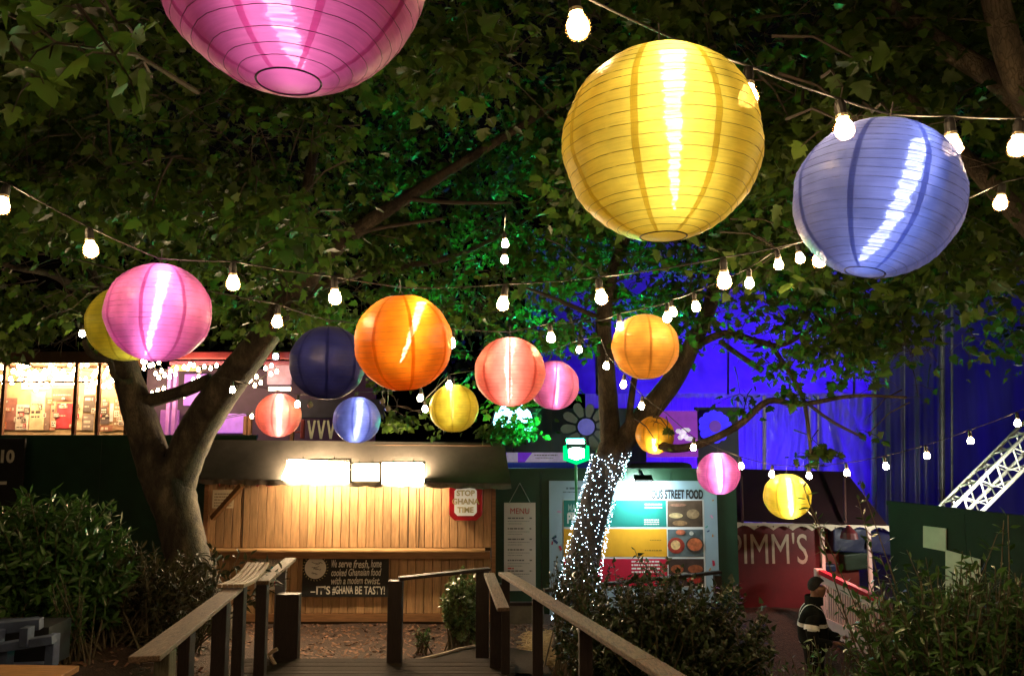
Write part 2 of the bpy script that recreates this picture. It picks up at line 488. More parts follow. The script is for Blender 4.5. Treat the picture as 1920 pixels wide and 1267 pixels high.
# ----------------------------------------------------------------- hoardings
M_green = mat('dark_green_hoarding', (0.012, 0.05, 0.024), 0.55, var=0.25, scale=2.5, bump=0.05)
M_greenR = mat('green_baize_hoarding', (0.007, 0.022, 0.011), 0.8, var=0.25, scale=3, bump=.1)
def hoard(name, label, xa, ya, xb, yb, z0, z1, m, panels, cap=True):
    t = thing(name, label, 'hoarding', (xa, ya, z0))
    a, b = Vector((xa, ya, 0)), Vector((xb, yb, 0)); d = (b - a)
    for k in range(panels):
        p = a + d * (k / panels); q = a + d * ((k + 1) / panels) - d.normalized() * .008
        mb = MB(); mb.beam(p + Vector((0, 0, (z0 + z1) / 2)), q + Vector((0, 0, (z0 + z1) / 2)), .04, z1 - z0); mb.build('panel', m, t)
    if cap:
        mb = MB(); mb.beam(a + Vector((0, 0, z1 + .03)), b + Vector((0, 0, z1 + .03)), .1, .06); mb.build('cap_rail', m, t)
    return t
zl = P(200, 816, 13.4).z
hoard('hoarding', 'plain dark green hoarding on the left, behind the forked tree', -9.5, 13.4, -4.3, 13.4, -.2, zl - .05, M_green, 4)
zc = P(1000, 884, 13.4).z
hoard('hoarding', 'green hoarding that carries the menu and the big food poster', -.6, 13.4, P(1380, 900, 13.4).x, 13.4, -.9, zc, M_green, 4)
pa, pb = P(1667, 946, 11.8), P(1990, 958, 9.4)
t = hoard('hoarding', 'dark green screen with two white squares on the far right', pa.x, pa.y, pb.x, pb.y, -1.0, (pa.z), M_greenR, 2)
# white squares on the right screen
M_white = mat('white_board', (0.62, 0.62, 0.56), 0.7, var=0.12, scale=4)
dirv = (Vector((pb.x, pb.y, 0)) - Vector((pa.x, pa.y, 0))).normalized(); nrm = Vector((dirv.y, -dirv.x, 0))
def on_screen(px, py):
    # intersect the sight line with the screen plane
    o_ = Vector((0, 0, EYE)); d_ = P(px, py, 10) - o_
    s_ = (Vector((pa.x, pa.y, 0)) - o_).dot(nrm) / d_.dot(nrm); return o_ + d_ * s_
for q in (((1735, 985), (1778, 990), (1778, 1033), (1735, 1025)), ((1777, 1030), (1842, 1048), (1842, 1150), (1777, 1130))):
    pts = [on_screen(*c) + nrm * .03 for c in q]
    mb = MB(); mb.add(pts + [p + nrm * .012 for p in pts], [(4, 5, 6, 7), (0, 1, 5, 4), (1, 2, 6, 5), (2, 3, 7, 6), (3, 0, 4, 7)])
    mb.build('white_square', M_white, t)

# black sign board at the far left edge
t = thing('sign_board', 'black sign board with a pale number ten at the left edge', 'sign', P(10, 905, 12.9))
a, b = P(-60, 905, 12.9), P(47, 822, 12.9)
mb = MB(); mb.bbox((a.x, 12.9, -.0), (b.x, 12.95, b.z)); mb.build('board', mat('black_board', (0.012, 0.012, 0.012), 0.6), t)
textmesh('lettering', '10', .27, mat('cream_lettering', (0.62, 0.6, 0.5), 0.7), t, (P(-4, 866, 12.88).x, 12.885, P(0, 866, 12.88).z), sx=.95, bold=.012)
mb = MB(); mb.bbox((P(0, 903, 12.88).x - .3, 12.88, P(0, 908, 12.88).z), (P(12, 903, 12.88).x, 12.888, P(0, 902, 12.88).z)); mb.build('lettering', MATS['cream_lettering'], t)

# ================================================================= KIOSK
KY = 12.5
kx0, kx1 = P(388, 1000, KY).x, P(922, 1000, KY).x
kz0, kzc, kze, kzt = P(650, 1162, KY).z, P(650, 1030, KY).z, P(650, 890, KY).z, P(650, 828, KY).z
M_ply = mat('kiosk_cladding', (0.46, 0.275, 0.135), 0.55, var=0.3, scale=3.5, stretch=(9, 9, 1.0), bump=0.2, objrand=0.24, detail=6)
M_trim = mat('kiosk_trim', (0.3, 0.15, 0.065), 0.6, var=0.25, scale=4, stretch=(1, 9, 9), bump=.15)
K = thing('food_kiosk', 'timber-clad food kiosk with dark awning and glowing heaters', 'kiosk', (kx0, KY, kz0))
mb = MB(); mb.bbox((kx0 + .02, KY + .05, kz0 - .1), (kx1 - .02, 13.3, kzt - .05)); mb.build('carcass', mat('kiosk_shell', (0.1, 0.055, 0.028), 0.8), K)
pw = .128
n = int((kx1 - kx0) / pw); pw = (kx1 - kx0) / n
for row, (za, zb) in enumerate(((kz0 + .1, kzc - .12), (kzc + .03, kze))):
    for i in range(n):
        w = pw - .007
        dy = random.uniform(0, .006)
        mb = MB(); mb.bbox((kx0 + i * pw, KY + .005 + dy, za), (kx0 + i * pw + w, KY + .045, zb))
        smooth_by_bevel(mb.build('plank', M_ply, K), .006, 1)
mb = MB(); mb.bbox((kx0 - .01, KY - .01, kz0 - .02), (kx1 + .01, KY + .04, kz0 + .095)); mb.build('base_board', M_trim, K)
mb = MB(); mb.bbox((kx0 - .02, KY - .2, kzc - .01), (kx1 - .1, KY + .004, kzc + .025)); smooth_by_bevel(mb.build('counter', mat('counter_board', (0.5, 0.3, 0.14), 0.5, scale=4, stretch=(1, 9, 9)), K), .006)
mb = MB(); mb.bbox((kx0, KY - .14, kzc - .115), (kx1 - .02, KY + .003, kzc - .012)); mb.build('counter_fascia', M_trim, K)
for xx in (kx0 - .06, kx1 + .0):
    mb = MB(); mb.bbox((xx, KY - .015, kz0 - .02), (xx + .06, KY + .06, kze)); mb.build('corner_post', M_trim, K)
# seams between the hatch doors
for px in (456, 768 - 2, 786):
    x = P(px, 960, KY).x
    mb = MB(); mb.bbox((x - .006, KY - .004, kzc + .03), (x + .006, KY + .004, kze)); mb.build('hatch_seam', mat('dark_gap', (0.02, 0.012, 0.008), 0.9), K)
mb = MB(); mb.beam((P(400, 985, KY).x, KY - .05, P(400, 970, KY).z), (P(472, 905, KY).x, KY - .45, P(472, 905, KY).z), .07, .07); mb.build('awning_brace', M_trim, K)
# awning: sagging canvas with a ragged valance
M_can = mat('awning_canvas', (0.085, 0.075, 0.065), 0.75, var=0.25, scale=3, bump=.15, transl=0.12)
AY = 12.0
na, nb = 40, 8
def aw(u, v):
    top = P(396 + u * (946 - 396), 824 + u * 6, KY + .1); bot = P(372 + u * (958 - 372), 896 + u * 10, AY)
    p = top.lerp(bot, v)
    p.z -= .035 * math.sin(math.pi * v) * (1 + .35 * math.sin(u * 23)); return p
mb = MB()
vs = [aw(i / na, j / nb) for j in range(nb + 1) for i in range(na + 1)]
vs += [p + Vector((0, .004, -.008)) for p in vs]
W = na + 1; N0 = (nb + 1) * W
fs = [(j * W + i, (j + 1) * W + i, (j + 1) * W + i + 1, j * W + i + 1) for j in range(nb) for i in range(na)]
fs += [tuple(N0 + k for k in reversed(f)) for f in fs]
mb.add(vs, fs); mb.build('awning', M_can, K, smooth=True)
mb = MB(); vs = []
nv_ = 160
for i in range(nv_ + 1):
    u = i / nv_; p = aw(u, 1.0)
    wav = .012 * math.sin(u * 60) + .02 * math.sin(u * 140 + 2)
    vs.append(p + Vector((0, .003, 0))); vs.append(p + Vector((.01 * math.sin(i * 1.7), .02 + wav, -.075 - .02 * abs(math.sin(u * 47)))))
mb.add(vs, [(2 * i, 2 * i + 1, 2 * i + 3, 2 * i + 2) for i in range(nv_)]); mb.build('valance', mat('valance_canvas', (0.15, 0.13, 0.11), 0.8, var=.4, scale=8, transl=.2), K, smooth=True)
mb = MB(); mb.tube([aw(0, 1) + Vector((0, .02, -.01)), aw(1, 1) + Vector((0, .02, -.01))], .018, 8); mb.build('awning_bar', mat('grey_steel', (0.2, 0.2, 0.2), 0.4, metal=.8), K)
# red garland under the awning
mb = MB()
for i in range(260):
    u = random.random(); px = 395 + u * 525
    if 535 < px < 760: continue
    p = P(px, 903 + random.uniform(-3, 7), KY - .1); L = random.uniform(.015, .03)
    R = Euler([random.uniform(0, 6) for _ in range(3)]).to_matrix()
    mb.add([R @ Vector(q) * L + p for q in ((-1, -.4, 0), (1, -.4, 0), (1, .4, 0), (-1, .4, 0))], [(0, 1, 2, 3)])
o = mb.build('garland', mat('red_tinsel', (0.25, 0.012, 0.02), 0.4), None)
tag(o, 'thin red tinsel garland strung under the kiosk awning', 'garland')

# heaters hung under the awning
M_heat = emis('heater_glow', (1.0, 0.72, 0.42), 170.0)
M_heat2 = emis('heater_glow_dim', (1.0, 0.72, 0.34), 14.0)
M_house = mat('heater_housing', (0.25, 0.22, 0.2), 0.4, metal=.7)
HY = 11.96
def heater(px0, px1, py0, py1, m, label, quad=None):
    a, b = P(px0, py0, HY), P(px1, py1, HY)
    t = thing('patio_heater', label, 'heater', ((a.x + b.x) / 2, HY, b.z), group='heaters hung under the kiosk awning')
    # half-round reflector, emitter bars inside
    zc_, h = (a.z + b.z) / 2, abs(a.z - b.z)
    mb = MB()
    qd = quad or [(px0, py1), (px1, py1), (px1, py0), (px0, py0)]
    mb.prism([(P(u, v, HY).x, P(u, v, HY).z) for u, v in qd], HY + .0, HY + .09); o = mb.build('glowing_panel', m, t); smooth_by_bevel(o, .02, 3)
    mb = MB(); mb.bbox((a.x - .012, HY - .012, a.z + .004), (b.x + .012, HY + .1, a.z + .02)); mb.build('hood', M_house, t)
    for xx in (a.x - .014, b.x + .004):
        mb = MB(); mb.bbox((xx, HY - .008, b.z - .004), (xx + .01, HY + .1, a.z + .003)); mb.build('end_cap', M_house, t)
    mb = MB()
    for k in range(2): mb.tube([(a.x + (b.x - a.x) * (.25 + .5 * k), HY + .05, a.z + .02), (a.x + (b.x - a.x) * (.25 + .5 * k), HY + .06, a.z + .05)], .008, 6)
    mb.build('bracket', M_house, t)
heater(538, 654, 862, 905, M_heat, 'largest glowing white-hot heater, leftmost under the kiosk awning', [(527, 898), (548, 905), (654, 905), (655, 867), (541, 861)])
heater(660, 711, 869, 902, M_heat2, 'dimmest yellowish heater, between two brighter ones under the awning')
heater(717, 794, 867, 908, M_heat, 'bright glowing heater, rightmost under the kiosk awning', [(717, 907), (792, 910), (796, 893), (793, 868), (717, 867)])

# notices on the kiosk
M_ink = mat('black_ink', (0.02, 0.02, 0.02), 0.7)
M_grey = mat('grey_ink', (0.3, 0.29, 0.28), 0.7)
t = thing('notice', 'small paper notice pinned beside the brace at the kiosk corner', 'notice', P(418, 952, KY - .08))
a, b = P(398, 952, KY - .08), P(439, 918, KY - .08)
mb = MB(); mb.bbox((a.x, KY - .09, a.z), (b.x, KY - .08, b.z)); mb.build('paper', mat('warm_paper', (0.8, 0.68, 0.46), 0.8, var=.1), t)
mb = MB()
for k in range(5): scribble(mb, a.x + .03, b.x - .03, b.z - .06 - .045 * k, .02, KY - .0915, seed=k)
mb.build('print', mat('brown_ink', (0.3, 0.17, 0.08), .8), t)['kind'] = 'stuff'
# stop-style box sign
sc_ = P(873, 940, KY - .32); SX = (P(905, 940, KY - .32).x - P(843, 940, KY - .32).x) / 2; SZ = SX * 1.13
t = thing('stop_shaped_sign', 'red and white box sign with cut corners reading STOP GHANA TIME', 'sign', sc_)
def octo(kx, kz, c): return [(-kx + c, -kz), (kx - c, -kz), (kx, -kz + c), (kx, kz - c), (kx - c, kz), (-kx + c, kz), (-kx, kz - c), (-kx, -kz + c)]
mb = MB(); mb.prism([(x + sc_.x, z + sc_.z) for x, z in octo(SX, SZ, .085)], sc_.y, sc_.y + .22)
smooth_by_bevel(mb.build('red_case', mat('red_gloss', (0.55, 0.012, 0.025), 0.35), t), .012)
mb = MB(); mb.prism([(x + sc_.x, z + sc_.z) for x, z in octo(SX * .68, SZ * .74, .05)], sc_.y - .008, sc_.y - .002)
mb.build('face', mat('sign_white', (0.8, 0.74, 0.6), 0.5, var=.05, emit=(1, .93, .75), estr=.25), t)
for k, s in enumerate(('STOP', 'GHANA', 'TIME')):
    textmesh('lettering', s, .115, mat('sign_gold', (0.62, 0.52, 0.2), 0.6), t, (sc_.x, sc_.y - .011, sc_.z + .09 - .125 * k), align='CENTER', bold=.004)
# chalk board
t = thing('chalkboard', 'black chalkboard with white handwriting fixed below the kiosk counter', 'sign', P(650, 1118, KY - .02))
a, b = P(566, 1118, KY - .03), P(729, 1040, KY - .03)
mb = MB(); mb.bbox((a.x, KY - .035, a.z), (b.x, KY + .0, b.z)); mb.build('board', mat('chalkboard_black', (0.015, 0.016, 0.016), 0.6, var=.4), t)
M_chalk = mat('chalk_white', (0.8, 0.78, 0.7), 0.8, var=.06)
ty = KY - .039
cz = lambda py: P(650, py, ty).z
cx = lambda px: P(px, 1080, ty).x
for s, px, py, sz, sh, sx in (('We serve fresh, home', 621, 1063, .165, .25, .72), ('cooked Ghanaian food', 621, 1079, .15, .25, .70), ('with a modern twist.', 621, 1094, .15, .25, .76), ("IT'S #GHANA BE TASTY!", 594, 1113, .168, .0, .70)):
    x = cx(px); x9 = cx({1063: 715, 1079: 715, 1094: 713, 1113: 722}[py]); ws = s.split(' '); unit = (x9 - x) / (sum(len(w_) for w_ in ws) + .6 * (len(ws) - 1))
    for wi, wd in enumerate(ws):
        textmesh('lettering', wd, sz * random.uniform(.96, 1.04), M_chalk, t, (x, ty, cz(py) + random.uniform(-.006, .006)), shear=sh, bold=.003, ry=random.uniform(-.02, .02), fit=(x, x + unit * len(wd)))
        x += unit * (len(wd) + .6)
mb = MB(); mb.beam((cx(583), ty, cz(1109)), (cx(592), ty, cz(1109)), .004, .016); mb.build('lettering', M_chalk, t)
lc = Vector((cx(591), ty, cz(1064)))
mb = MB(); mb.prism([(lc.x + .165 * math.cos(a_ * .2618), lc.z + .165 * math.sin(a_ * .2618)) for a_ in range(24)], ty - .002, ty + .003)
lg = mb.build('round_logo', M_chalk, t)
mb = MB()
def stroke(mb, pts, y, w=.008):
    for i in range(len(pts) - 1): mb.beam((pts[i][0], y, pts[i][1]), (pts[i + 1][0], y, pts[i + 1][1]), .003, w)
for sd in range(9):
    r = random.Random(sd + 3); x, z = lc.x + r.uniform(-.09, .05), lc.z + r.uniform(-.09, .09); pts = [(x, z)]
    for k in range(5): x += r.uniform(.005, .03); z += r.uniform(-.02, .02); pts.append((x, z))
    stroke(mb, pts, ty - .005)
mb.build('logo_strokes', mat('logo_grey', (0.25, 0.24, 0.2), .8), lg)
mb = MB()
for k in range(26):
    a_ = k * .2417; stroke(mb, [(lc.x + .175 * math.cos(a_), lc.z + .175 * math.sin(a_)), (lc.x + .2 * math.cos(a_ + .05), lc.z + .2 * math.sin(a_ + .05))], ty - .001, .012)
mb.build('logo_wreath', mat('logo_gold', (0.4, 0.33, 0.15), .8), lg)
# friendly paper poster
t = thing('poster', 'white paper poster with a red patch below the kiosk counter', 'poster', P(510, 1105, KY - .02))
a, b = P(477, 1105, KY - .02), P(539, 1042, KY - .02)
mb = MB(); mb.bbox((a.x, KY - .025, a.z), (b.x, KY - .005, b.z)); mb.build('paper', mat('white_paper', (0.72, 0.68, 0.6), .8, var=.06), t)
textmesh('lettering', "Let's be friends", .1, M_ink, t, (a.x + .03, KY - .028, b.z - .12), sx=.66, shear=.2)
mb = MB(); mb.bbox((P(515, 1098, KY).x, KY - .03, P(515, 1098, KY).z), (P(533, 1098, KY).x, KY - .026, P(515, 1084, KY).z)); mb.build('red_patch', mat('print_red', (0.6, .02, .05), .7), t)
mb = MB(); stroke(mb, [(P(505 + 3 * k, 1060, KY).x, P(500, 1066 + 6 * math.sin(k * 2.1), KY).z) for k in range(8)], KY - .028, .02); mb.build('blue_doodle', mat('print_blue', (.1, .45, .6), .7), t)
mb = MB()
for k in range(3): scribble(mb, a.x + .05, b.x - .06, P(500, 1080 + 6 * k, KY).z, .025, KY - .028, seed=20 + k)
mb.build('print', M_ink, t)['kind'] = 'stuff'
# hanging menu
my = 13.3
a, b = P(945, 1107, my), P(1004, 942, my)
t = thing('menu_board', 'tall white menu sheet hung by cord on the green hoarding', 'menu', (a.x, my, a.z))
mb = MB(); mb.bbox((a.x, my, a.z), (b.x, my + .02, b.z)); mb.build('sheet', mat('menu_white', (0.66, 0.6, 0.56), .6, var=.06, scale=2), t)
textmesh('lettering', 'MENU', .135, mat('menu_red', (0.5, .03, .03), .7), t, ((a.x + b.x) / 2, my - .004, b.z - .18), align='CENTER', bold=0, sx=.88)
mb = MB(); z = b.z - .25
for k in range(6):
    scribble(mb, a.x + .06, a.x + .33, z, .03, my - .004, seed=k); scribble(mb, b.x - .1, b.x - .06, z, .03, my - .004, seed=50 + k)
    z -= .17
mb.build('headings', mat('dark_grey_ink', (.14, .13, .13), .7), t)['kind'] = 'stuff'
mb = MB(); z = b.z - .3
for k in range(6):
    for j in range(2): scribble(mb, a.x + .06, a.x + (.42 if j == 0 else .3), z - .04 * j, .016, my - .004, seed=k * 7 + j)
    z -= .17
mb.build('small_print', M_grey, t)['kind'] = 'stuff'
mb = MB(); scribble(mb, a.x + .06, a.x + .16, b.z - 1.06 + .0, .03, my - .0045, seed=2); mb.build('red_heading', MATS['menu_red'], t)
mb = MB(); mid = Vector(((a.x + b.x) / 2, my, P(975, 905, my).z))
for xx in (a.x + .08, b.x - .08): mb.tube([(xx, my - .003, b.z - .01), mid], .006, 5)
mb.build('hanging_cord', mat('pale_cord', (.3, .32, .28), .8), t)
# grey slab at the foot of the hoarding
t = thing('step_block', 'plain grey board leaning at the foot of the green hoarding', 'board', P(985, 1190, 12.6))
a, b = P(945, 1195, 12.6), P(1020, 1135, 12.6); mb = MB(); mb.bbox((a.x, 12.6, a.z), (b.x, 12.66, b.z)); smooth_by_bevel(mb.build('board_face', mat('grey_board', (.16, .15, .125), .8), t), .01)
mb = MB(); mb.bbox((a.x, 12.58, b.z + .005), (b.x, 12.68, b.z + .05)); mb.build('board_cap', M_post, t)

# ================================================================= BIG FOOD POSTER
py_ = 13.34
X = lambda px: P(px, 1000, py_).x
Z = lambda y: P(1180, y, py_).z
T = thing('food_poster', 'large pale blue street food poster with teal, yellow and red bands', 'poster', (X(1030), py_, Z(1150)))
mb = MB(); mb.bbox((X(1030), py_, Z(1185)), (X(1346), py_ + .02, Z(901))); mb.build('poster_sheet', mat('poster_blue', (0.34, 0.47, 0.58), .55, var=.08, scale=2), T)
def block(name, x0, x1, y0, y1, m, d=.003):
    mb = MB(); mb.bbox((X(x0), py_ - d, Z(y1)), (X(x1), py_ - d + .0025, Z(y0))); return mb.build(name, m, T)
block('white_panel', 1056, 1321, 936, 1100, mat('poster_white', (.7, .72, .72), .55, var=.03), .003)
block('teal_band', 1057, 1250, 937, 987, mat('poster_teal', (.012, .2, .17), .5, var=.06), .006)
block('yellow_band', 1057, 1250, 991, 1043, mat('poster_yellow', (.75, .36, .02), .5, var=.06), .006)
block('red_band', 1057, 1250, 1047, 1098, mat('poster_red', (.55, .01, .045), .5, var=.06), .006)
M_pt = mat('poster_text_white', (.75, .75, .72), .6, var=.02)
yT = py_ - .0085
textmesh('lettering', 'OUS STREET FOOD', .2, M_ink, T, (X(1222), py_ - .005, Z(934)), fit=(X(1222), X(1320)), bold=.008)
textmesh('lettering', 'MADE OF D', .155, mat('poster_text_pale', (.35, .55, .5), .6), T, (X(1065), yT, Z(957)), sx=.58, bold=.002)
textmesh('lettering', 'PROUD', .22, M_pt, T, (X(1063), yT, Z(980)), sx=.68, bold=.009)
textmesh('lettering', 'F', .26, M_pt, T, (X(1062), yT, Z(1090)), sx=.8, bold=.009)
mb = MB(); mb.bbox((X(1065), yT - .001, Z(961.5)), (X(1150), yT, Z(960))); mb.build('underline', M_pt, T)
mb = MB()
for k in range(4): scribble(mb, X(1183), X(1236), Z(1052 + 6.5 * k), .036, yT, seed=k)
for k in range(3): scribble(mb, X(1208), X(1236), Z(974 + 4 * k), .024, yT, seed=9 + k)
for k in range(2): scribble(mb, X(1210), X(1242), Z(945 + 6 * k), .03, yT, seed=29 + k)
mb.build('small_print', M_pt, T)['kind'] = 'stuff'
mb = MB(); scribble(mb, X(1208), X(1240), Z(1031), .03, yT, seed=4); scribble(mb, X(1218), X(1240), Z(1012), .018, yT, seed=5); mb.build('small_print', mat('poster_brown', (.3, .16, .02), .7), T)['kind'] = 'stuff'
mb = MB(); scribble(mb, X(1062), X(1094), Z(915), .05, py_ - .004, seed=14); scribble(mb, X(1056), X(1094), Z(922), .025, py_ - .004, seed=15); mb.build('crest_print', mat('poster_slate', (.12, .17, .2), .7), T)['kind'] = 'stuff'
# food pictures
M_dk = mat('photo_dark', (.05, .035, .028), .5, var=.5, scale=6)
for y0, y1, bgc in ((938, 987, (.11, .07, .045)), (992, 1043, (.1, .13, .14)), (1047, 1098, (.055, .03, .025))):
    ph = block('food_picture', 1252, 1318, y0, y1, mat('photo_bg%d' % y0, bgc, .5, var=.6, scale=3), .006)
    r = random.Random(y0)
    items = {938: [((1268, 966, 13, 5), (.5, .36, .18)), ((1300, 963, 12, 9), (.33, .22, .12)), ((1275, 980, 14, 5), (.3, .17, .08)), ((1272, 946, 16, 3), (.28, .14, .09))],
             992: [((1267, 1022, 16, 15), (.3, .035, .02)), ((1266, 1021, 9, 9), (.75, .45, .2)), ((1302, 1021, 17, 15), (.05, .045, .045)), ((1302, 1020, 14, 12), (.5, .13, .05)), ((1276, 997, 9, 5), (.5, .14, .07)), ((1296, 999, 4, 4), (.6, .6, .55))],
             1047: [((1268, 1066, 12, 8), (.3, .08, .03)), ((1302, 1066, 14, 8), (.33, .09, .035)), ((1300, 1086, 15, 7), (.4, .03, .02)), ((1282, 1078, 10, 6), (.4, .38, .34))]}[y0]
    for k, ((cx_, cy_, rx, ry), c) in enumerate(items):
        mb = MB(); nn = 18
        mb.prism([(X(cx_ + rx * math.cos(6.283 * i / nn)), Z(cy_ - ry * math.sin(6.283 * i / nn))) for i in range(nn)], yT - .0012 * k - .001, yT - .0012 * k)
        mb.build('pictured_dish', mat('dish%d_%d' % (y0, k), c, .5, var=.45, scale=14), ph)
cols = [(.6, .25, .03), (.5, .03, .08), (.02, .05, .15), (.1, .35, .3), (.6, .3, .5)]
for i in range(26):
    px = random.choice((random.uniform(1033, 1053), random.uniform(1323, 1343))); pyy = random.uniform(910, 1170)
    mb = MB(); s = random.uniform(.02, .05); c = Vector((X(px), py_ - .0035, Z(pyy))); a_ = random.uniform(0, 3)
    R = Euler((0, a_, 0)).to_matrix()
    mb.add([c + R @ Vector(q) for q in ((-s, 0, -s * .5), (s, 0, -s * .3), (s * .7, 0, s * .5), (-s * .8, 0, s * .3))], [(0, 1, 2, 3)])
    mb.build('confetti_mark', mat('confetti%d' % (i % 5), cols[i % 5], .6), T)
# white floodlight over the poster
fl = P(1206, 903, 13.02)
T = thing('floodlight', 'dazzling white floodlight hung in front of the food poster', 'floodlight', fl)
hd = Euler((math.radians(32), 0, 0)).to_matrix()
mb = MB(); mb.box(fl + Vector((0, 0, .03)), (.3, .14, .12), hd); smooth_by_bevel(mb.build('housing', mat('black_metal', (.015, .015, .017), .4, metal=.3), T), .012)
mb = MB(); mb.box(fl + hd @ Vector((0, 0, -.045)), (.34, .22, .05), hd); smooth_by_bevel(mb.build('lamp_face', emis('flood_white', (.82, 1.0, 1.0), 170.0), T), .01)
mb = MB(); mb.beam(fl + Vector((0, .05, .08)), Vector((fl.x, 13.42, zc + .02)), .05, .05); mb.build('arm', MATS['black_metal'], T)
mb = MB(); mb.tube([(P(1172, 890, 13.36).x, 13.36, zc - .1), (P(1172, 850, 13.36).x, 13.36, P(1172, 845, 13.36).z)], .018, 6); mb.build('upright', mat('green_pipe', (.05, .45, .2), .5), T)  # pipe colour raised to carry the green floodlight's light

# green floodlight on a pole
gl = P(1080, 851, 12.6)
T = thing('floodlight', 'green LED floodlight glowing on a pole above the hoarding', 'floodlight', (gl.x, 12.6, gz(gl.x, 12.6)))
hexa = [(-.17, -.08), (-.0, -.14), (.17, -.08), (.17, .1), (.06, .13), (-.06, .13), (-.17, .1)]
GT = Matrix.Translation(gl) @ Matrix.Rotation(math.radians(-8), 4, 'X')
mb = MB(); mb.prism([(x * 1.22, z * 1.22) for x, z in hexa], -.06, -.045, GT)
mb.build('lens', emis('flood_green_lens', (.0, 1.0, .26), 1.15), T)  # wide glowing rim round the core stands in for the green halo
mb = MB(); mb.prism([(x * .72, z * .72) for x, z in hexa], -.075, -.062, GT); mb.build('hot_core', emis('flood_green_core', (.35, 1.0, .62), 60.0), T)
GU = Matrix.Translation(gl + Vector((0, .02, .17))) @ Matrix.Rotation(math.radians(20), 4, 'X')
mb = MB(); mb.box((0, 0, 0), (.26, .16, .01), None); mb.v = [tuple(GU @ Vector(v)) for v in mb.v]; mb.build('up_light_face', emis('flood_green', (.015, 1.0, .25), 6000.0), T)  # added upward panel that throws green light into the canopy
mb = MB(); mb.box((0, 0, -.03), (.3, .2, .04), None); mb.box((0, -.1, .012), (.3, .008, .05)); mb.box((0, .1, .012), (.3, .008, .05)); mb.v = [tuple(GU @ Vector(v)) for v in mb.v]; mb.build('up_light_housing', MATS['black_metal'], T)
mb = MB(); mb.prism([(x * 1.1, z * 1.1) for x, z in hexa], -.04, .1, GT); smooth_by_bevel(mb.build('housing', MATS['black_metal'], T), .01)
mb = MB(); mb.tube([(gl.x, gl.y + .02, gl.z - .14), (gl.x, gl.y + .02, gz(gl.x, 12.6) - .2)], .022, 8); mb.build('pole', MATS['green_pipe'], T)

# cyan-white lamp seen through leaves
cl = P(962, 792, 16.5)
T = thing('floodlight', 'cold white lamp shining through leaves below the coral lantern', 'floodlight', cl)
mb = MB(); mb.prism([(cl.x + .42 * math.cos(.524 * i_), cl.z + .42 * math.sin(.524 * i_)) for i_ in range(12)], cl.y - .03, cl.y + .03); smooth_by_bevel(mb.build('lamp_face', emis('flood_cyan', (.35, .8, 1.0), 6.0), T), .02)
mb = MB(); mb.prism([(cl.x + .46 * math.cos(.524 * i_), cl.z + .46 * math.sin(.524 * i_)) for i_ in range(12)], cl.y + .04, cl.y + .12); mb.build('housing', MATS['black_metal'], T)
mb = MB(); mb.tube([cl + Vector((0, .08, -.15)), (cl.x, cl.y + .08, 0)], .03, 8); mb.build('pole', MATS['black_metal'], T)
# ================================================================= STALLS BEHIND THE HOARDING
LATHE_BULB = [(0.0, -.0375), (.012, -.0365), (.021, -.032), (.028, -.022), (.030, -.010), (.0285, .002), (.023, .015), (.0165, .027), (.0145, .038), (.0, .038)]
M_core = emis('bulb_glow', (1.0, 0.66, 0.33), 250.0)
M_far = emis('far_bulb_glow', (1.0, 0.66, 0.34), 75.0)
def bulbmesh(name, m, s=1.0, n=14):
    mb = MB(); mb.lathe([(r * s, z * s) for r, z in LATHE_BULB], n); return mb.mesh(name, m, smooth=True)
ME_far = bulbmesh('bulb', M_far, 1.0, 8)
M_cable = mat('black_cable', (.02, .018, .016), .45)
def cluster_string(label, pts, grp='bulb strings on the stalls behind the hoarding', s=1.15, jit=0.0):
    t = thing('bulb_string', label, 'string lights', pts[0], group=grp)
    mb = MB(); mb.tube([p + Vector((0, 0, .06)) for p in pts], .008, 5); mb.build('cable', M_cable, t)
    for p in pts:
        o = link('bulb', ME_far, t); o.location = p - t.location
        o.scale = (s,) * 3
    return t
SY = 17.0
sx_ = lambda px, Y=SY: P(px, 740, Y).x
sz_ = lambda py, Y=SY: P(100, py, Y).z
T = thing('market_stall', 'warmly lit stall crowded with posters behind the left hoarding', 'stall', (sx_(0), SY, 0))
M_warmwood = mat('stall_timber', (.16, .07, .035), .7, scale=4)
M_kraft = mat('kraft_wall', (.5, .36, .2), .7, var=.2, scale=4)
mb = MB(); mb.bbox((sx_(-60), SY, 1.2), (sx_(250), SY + .06, sz_(690))); mb.build('back_wall', M_kraft, T)
mb = MB(); mb.bbox((sx_(-60), SY - 1.1, sz_(688)), (sx_(262), SY + .1, sz_(668))); mb.build('roof_fascia', M_warmwood, T)
mb = MB(); mb.bbox((sx_(-60), SY - 1.0, sz_(722)), (sx_(215), SY - .95, sz_(719))); mb.build('cross_bar', M_warmwood, T)
for px in (8, 143, 186, 240):
    mb = MB(); mb.bbox((sx_(px - 3, SY - 1), SY - 1.05, 1.0), (sx_(px + 3, SY - 1), SY - .97, sz_(676))); mb.build('post', M_warmwood, T)
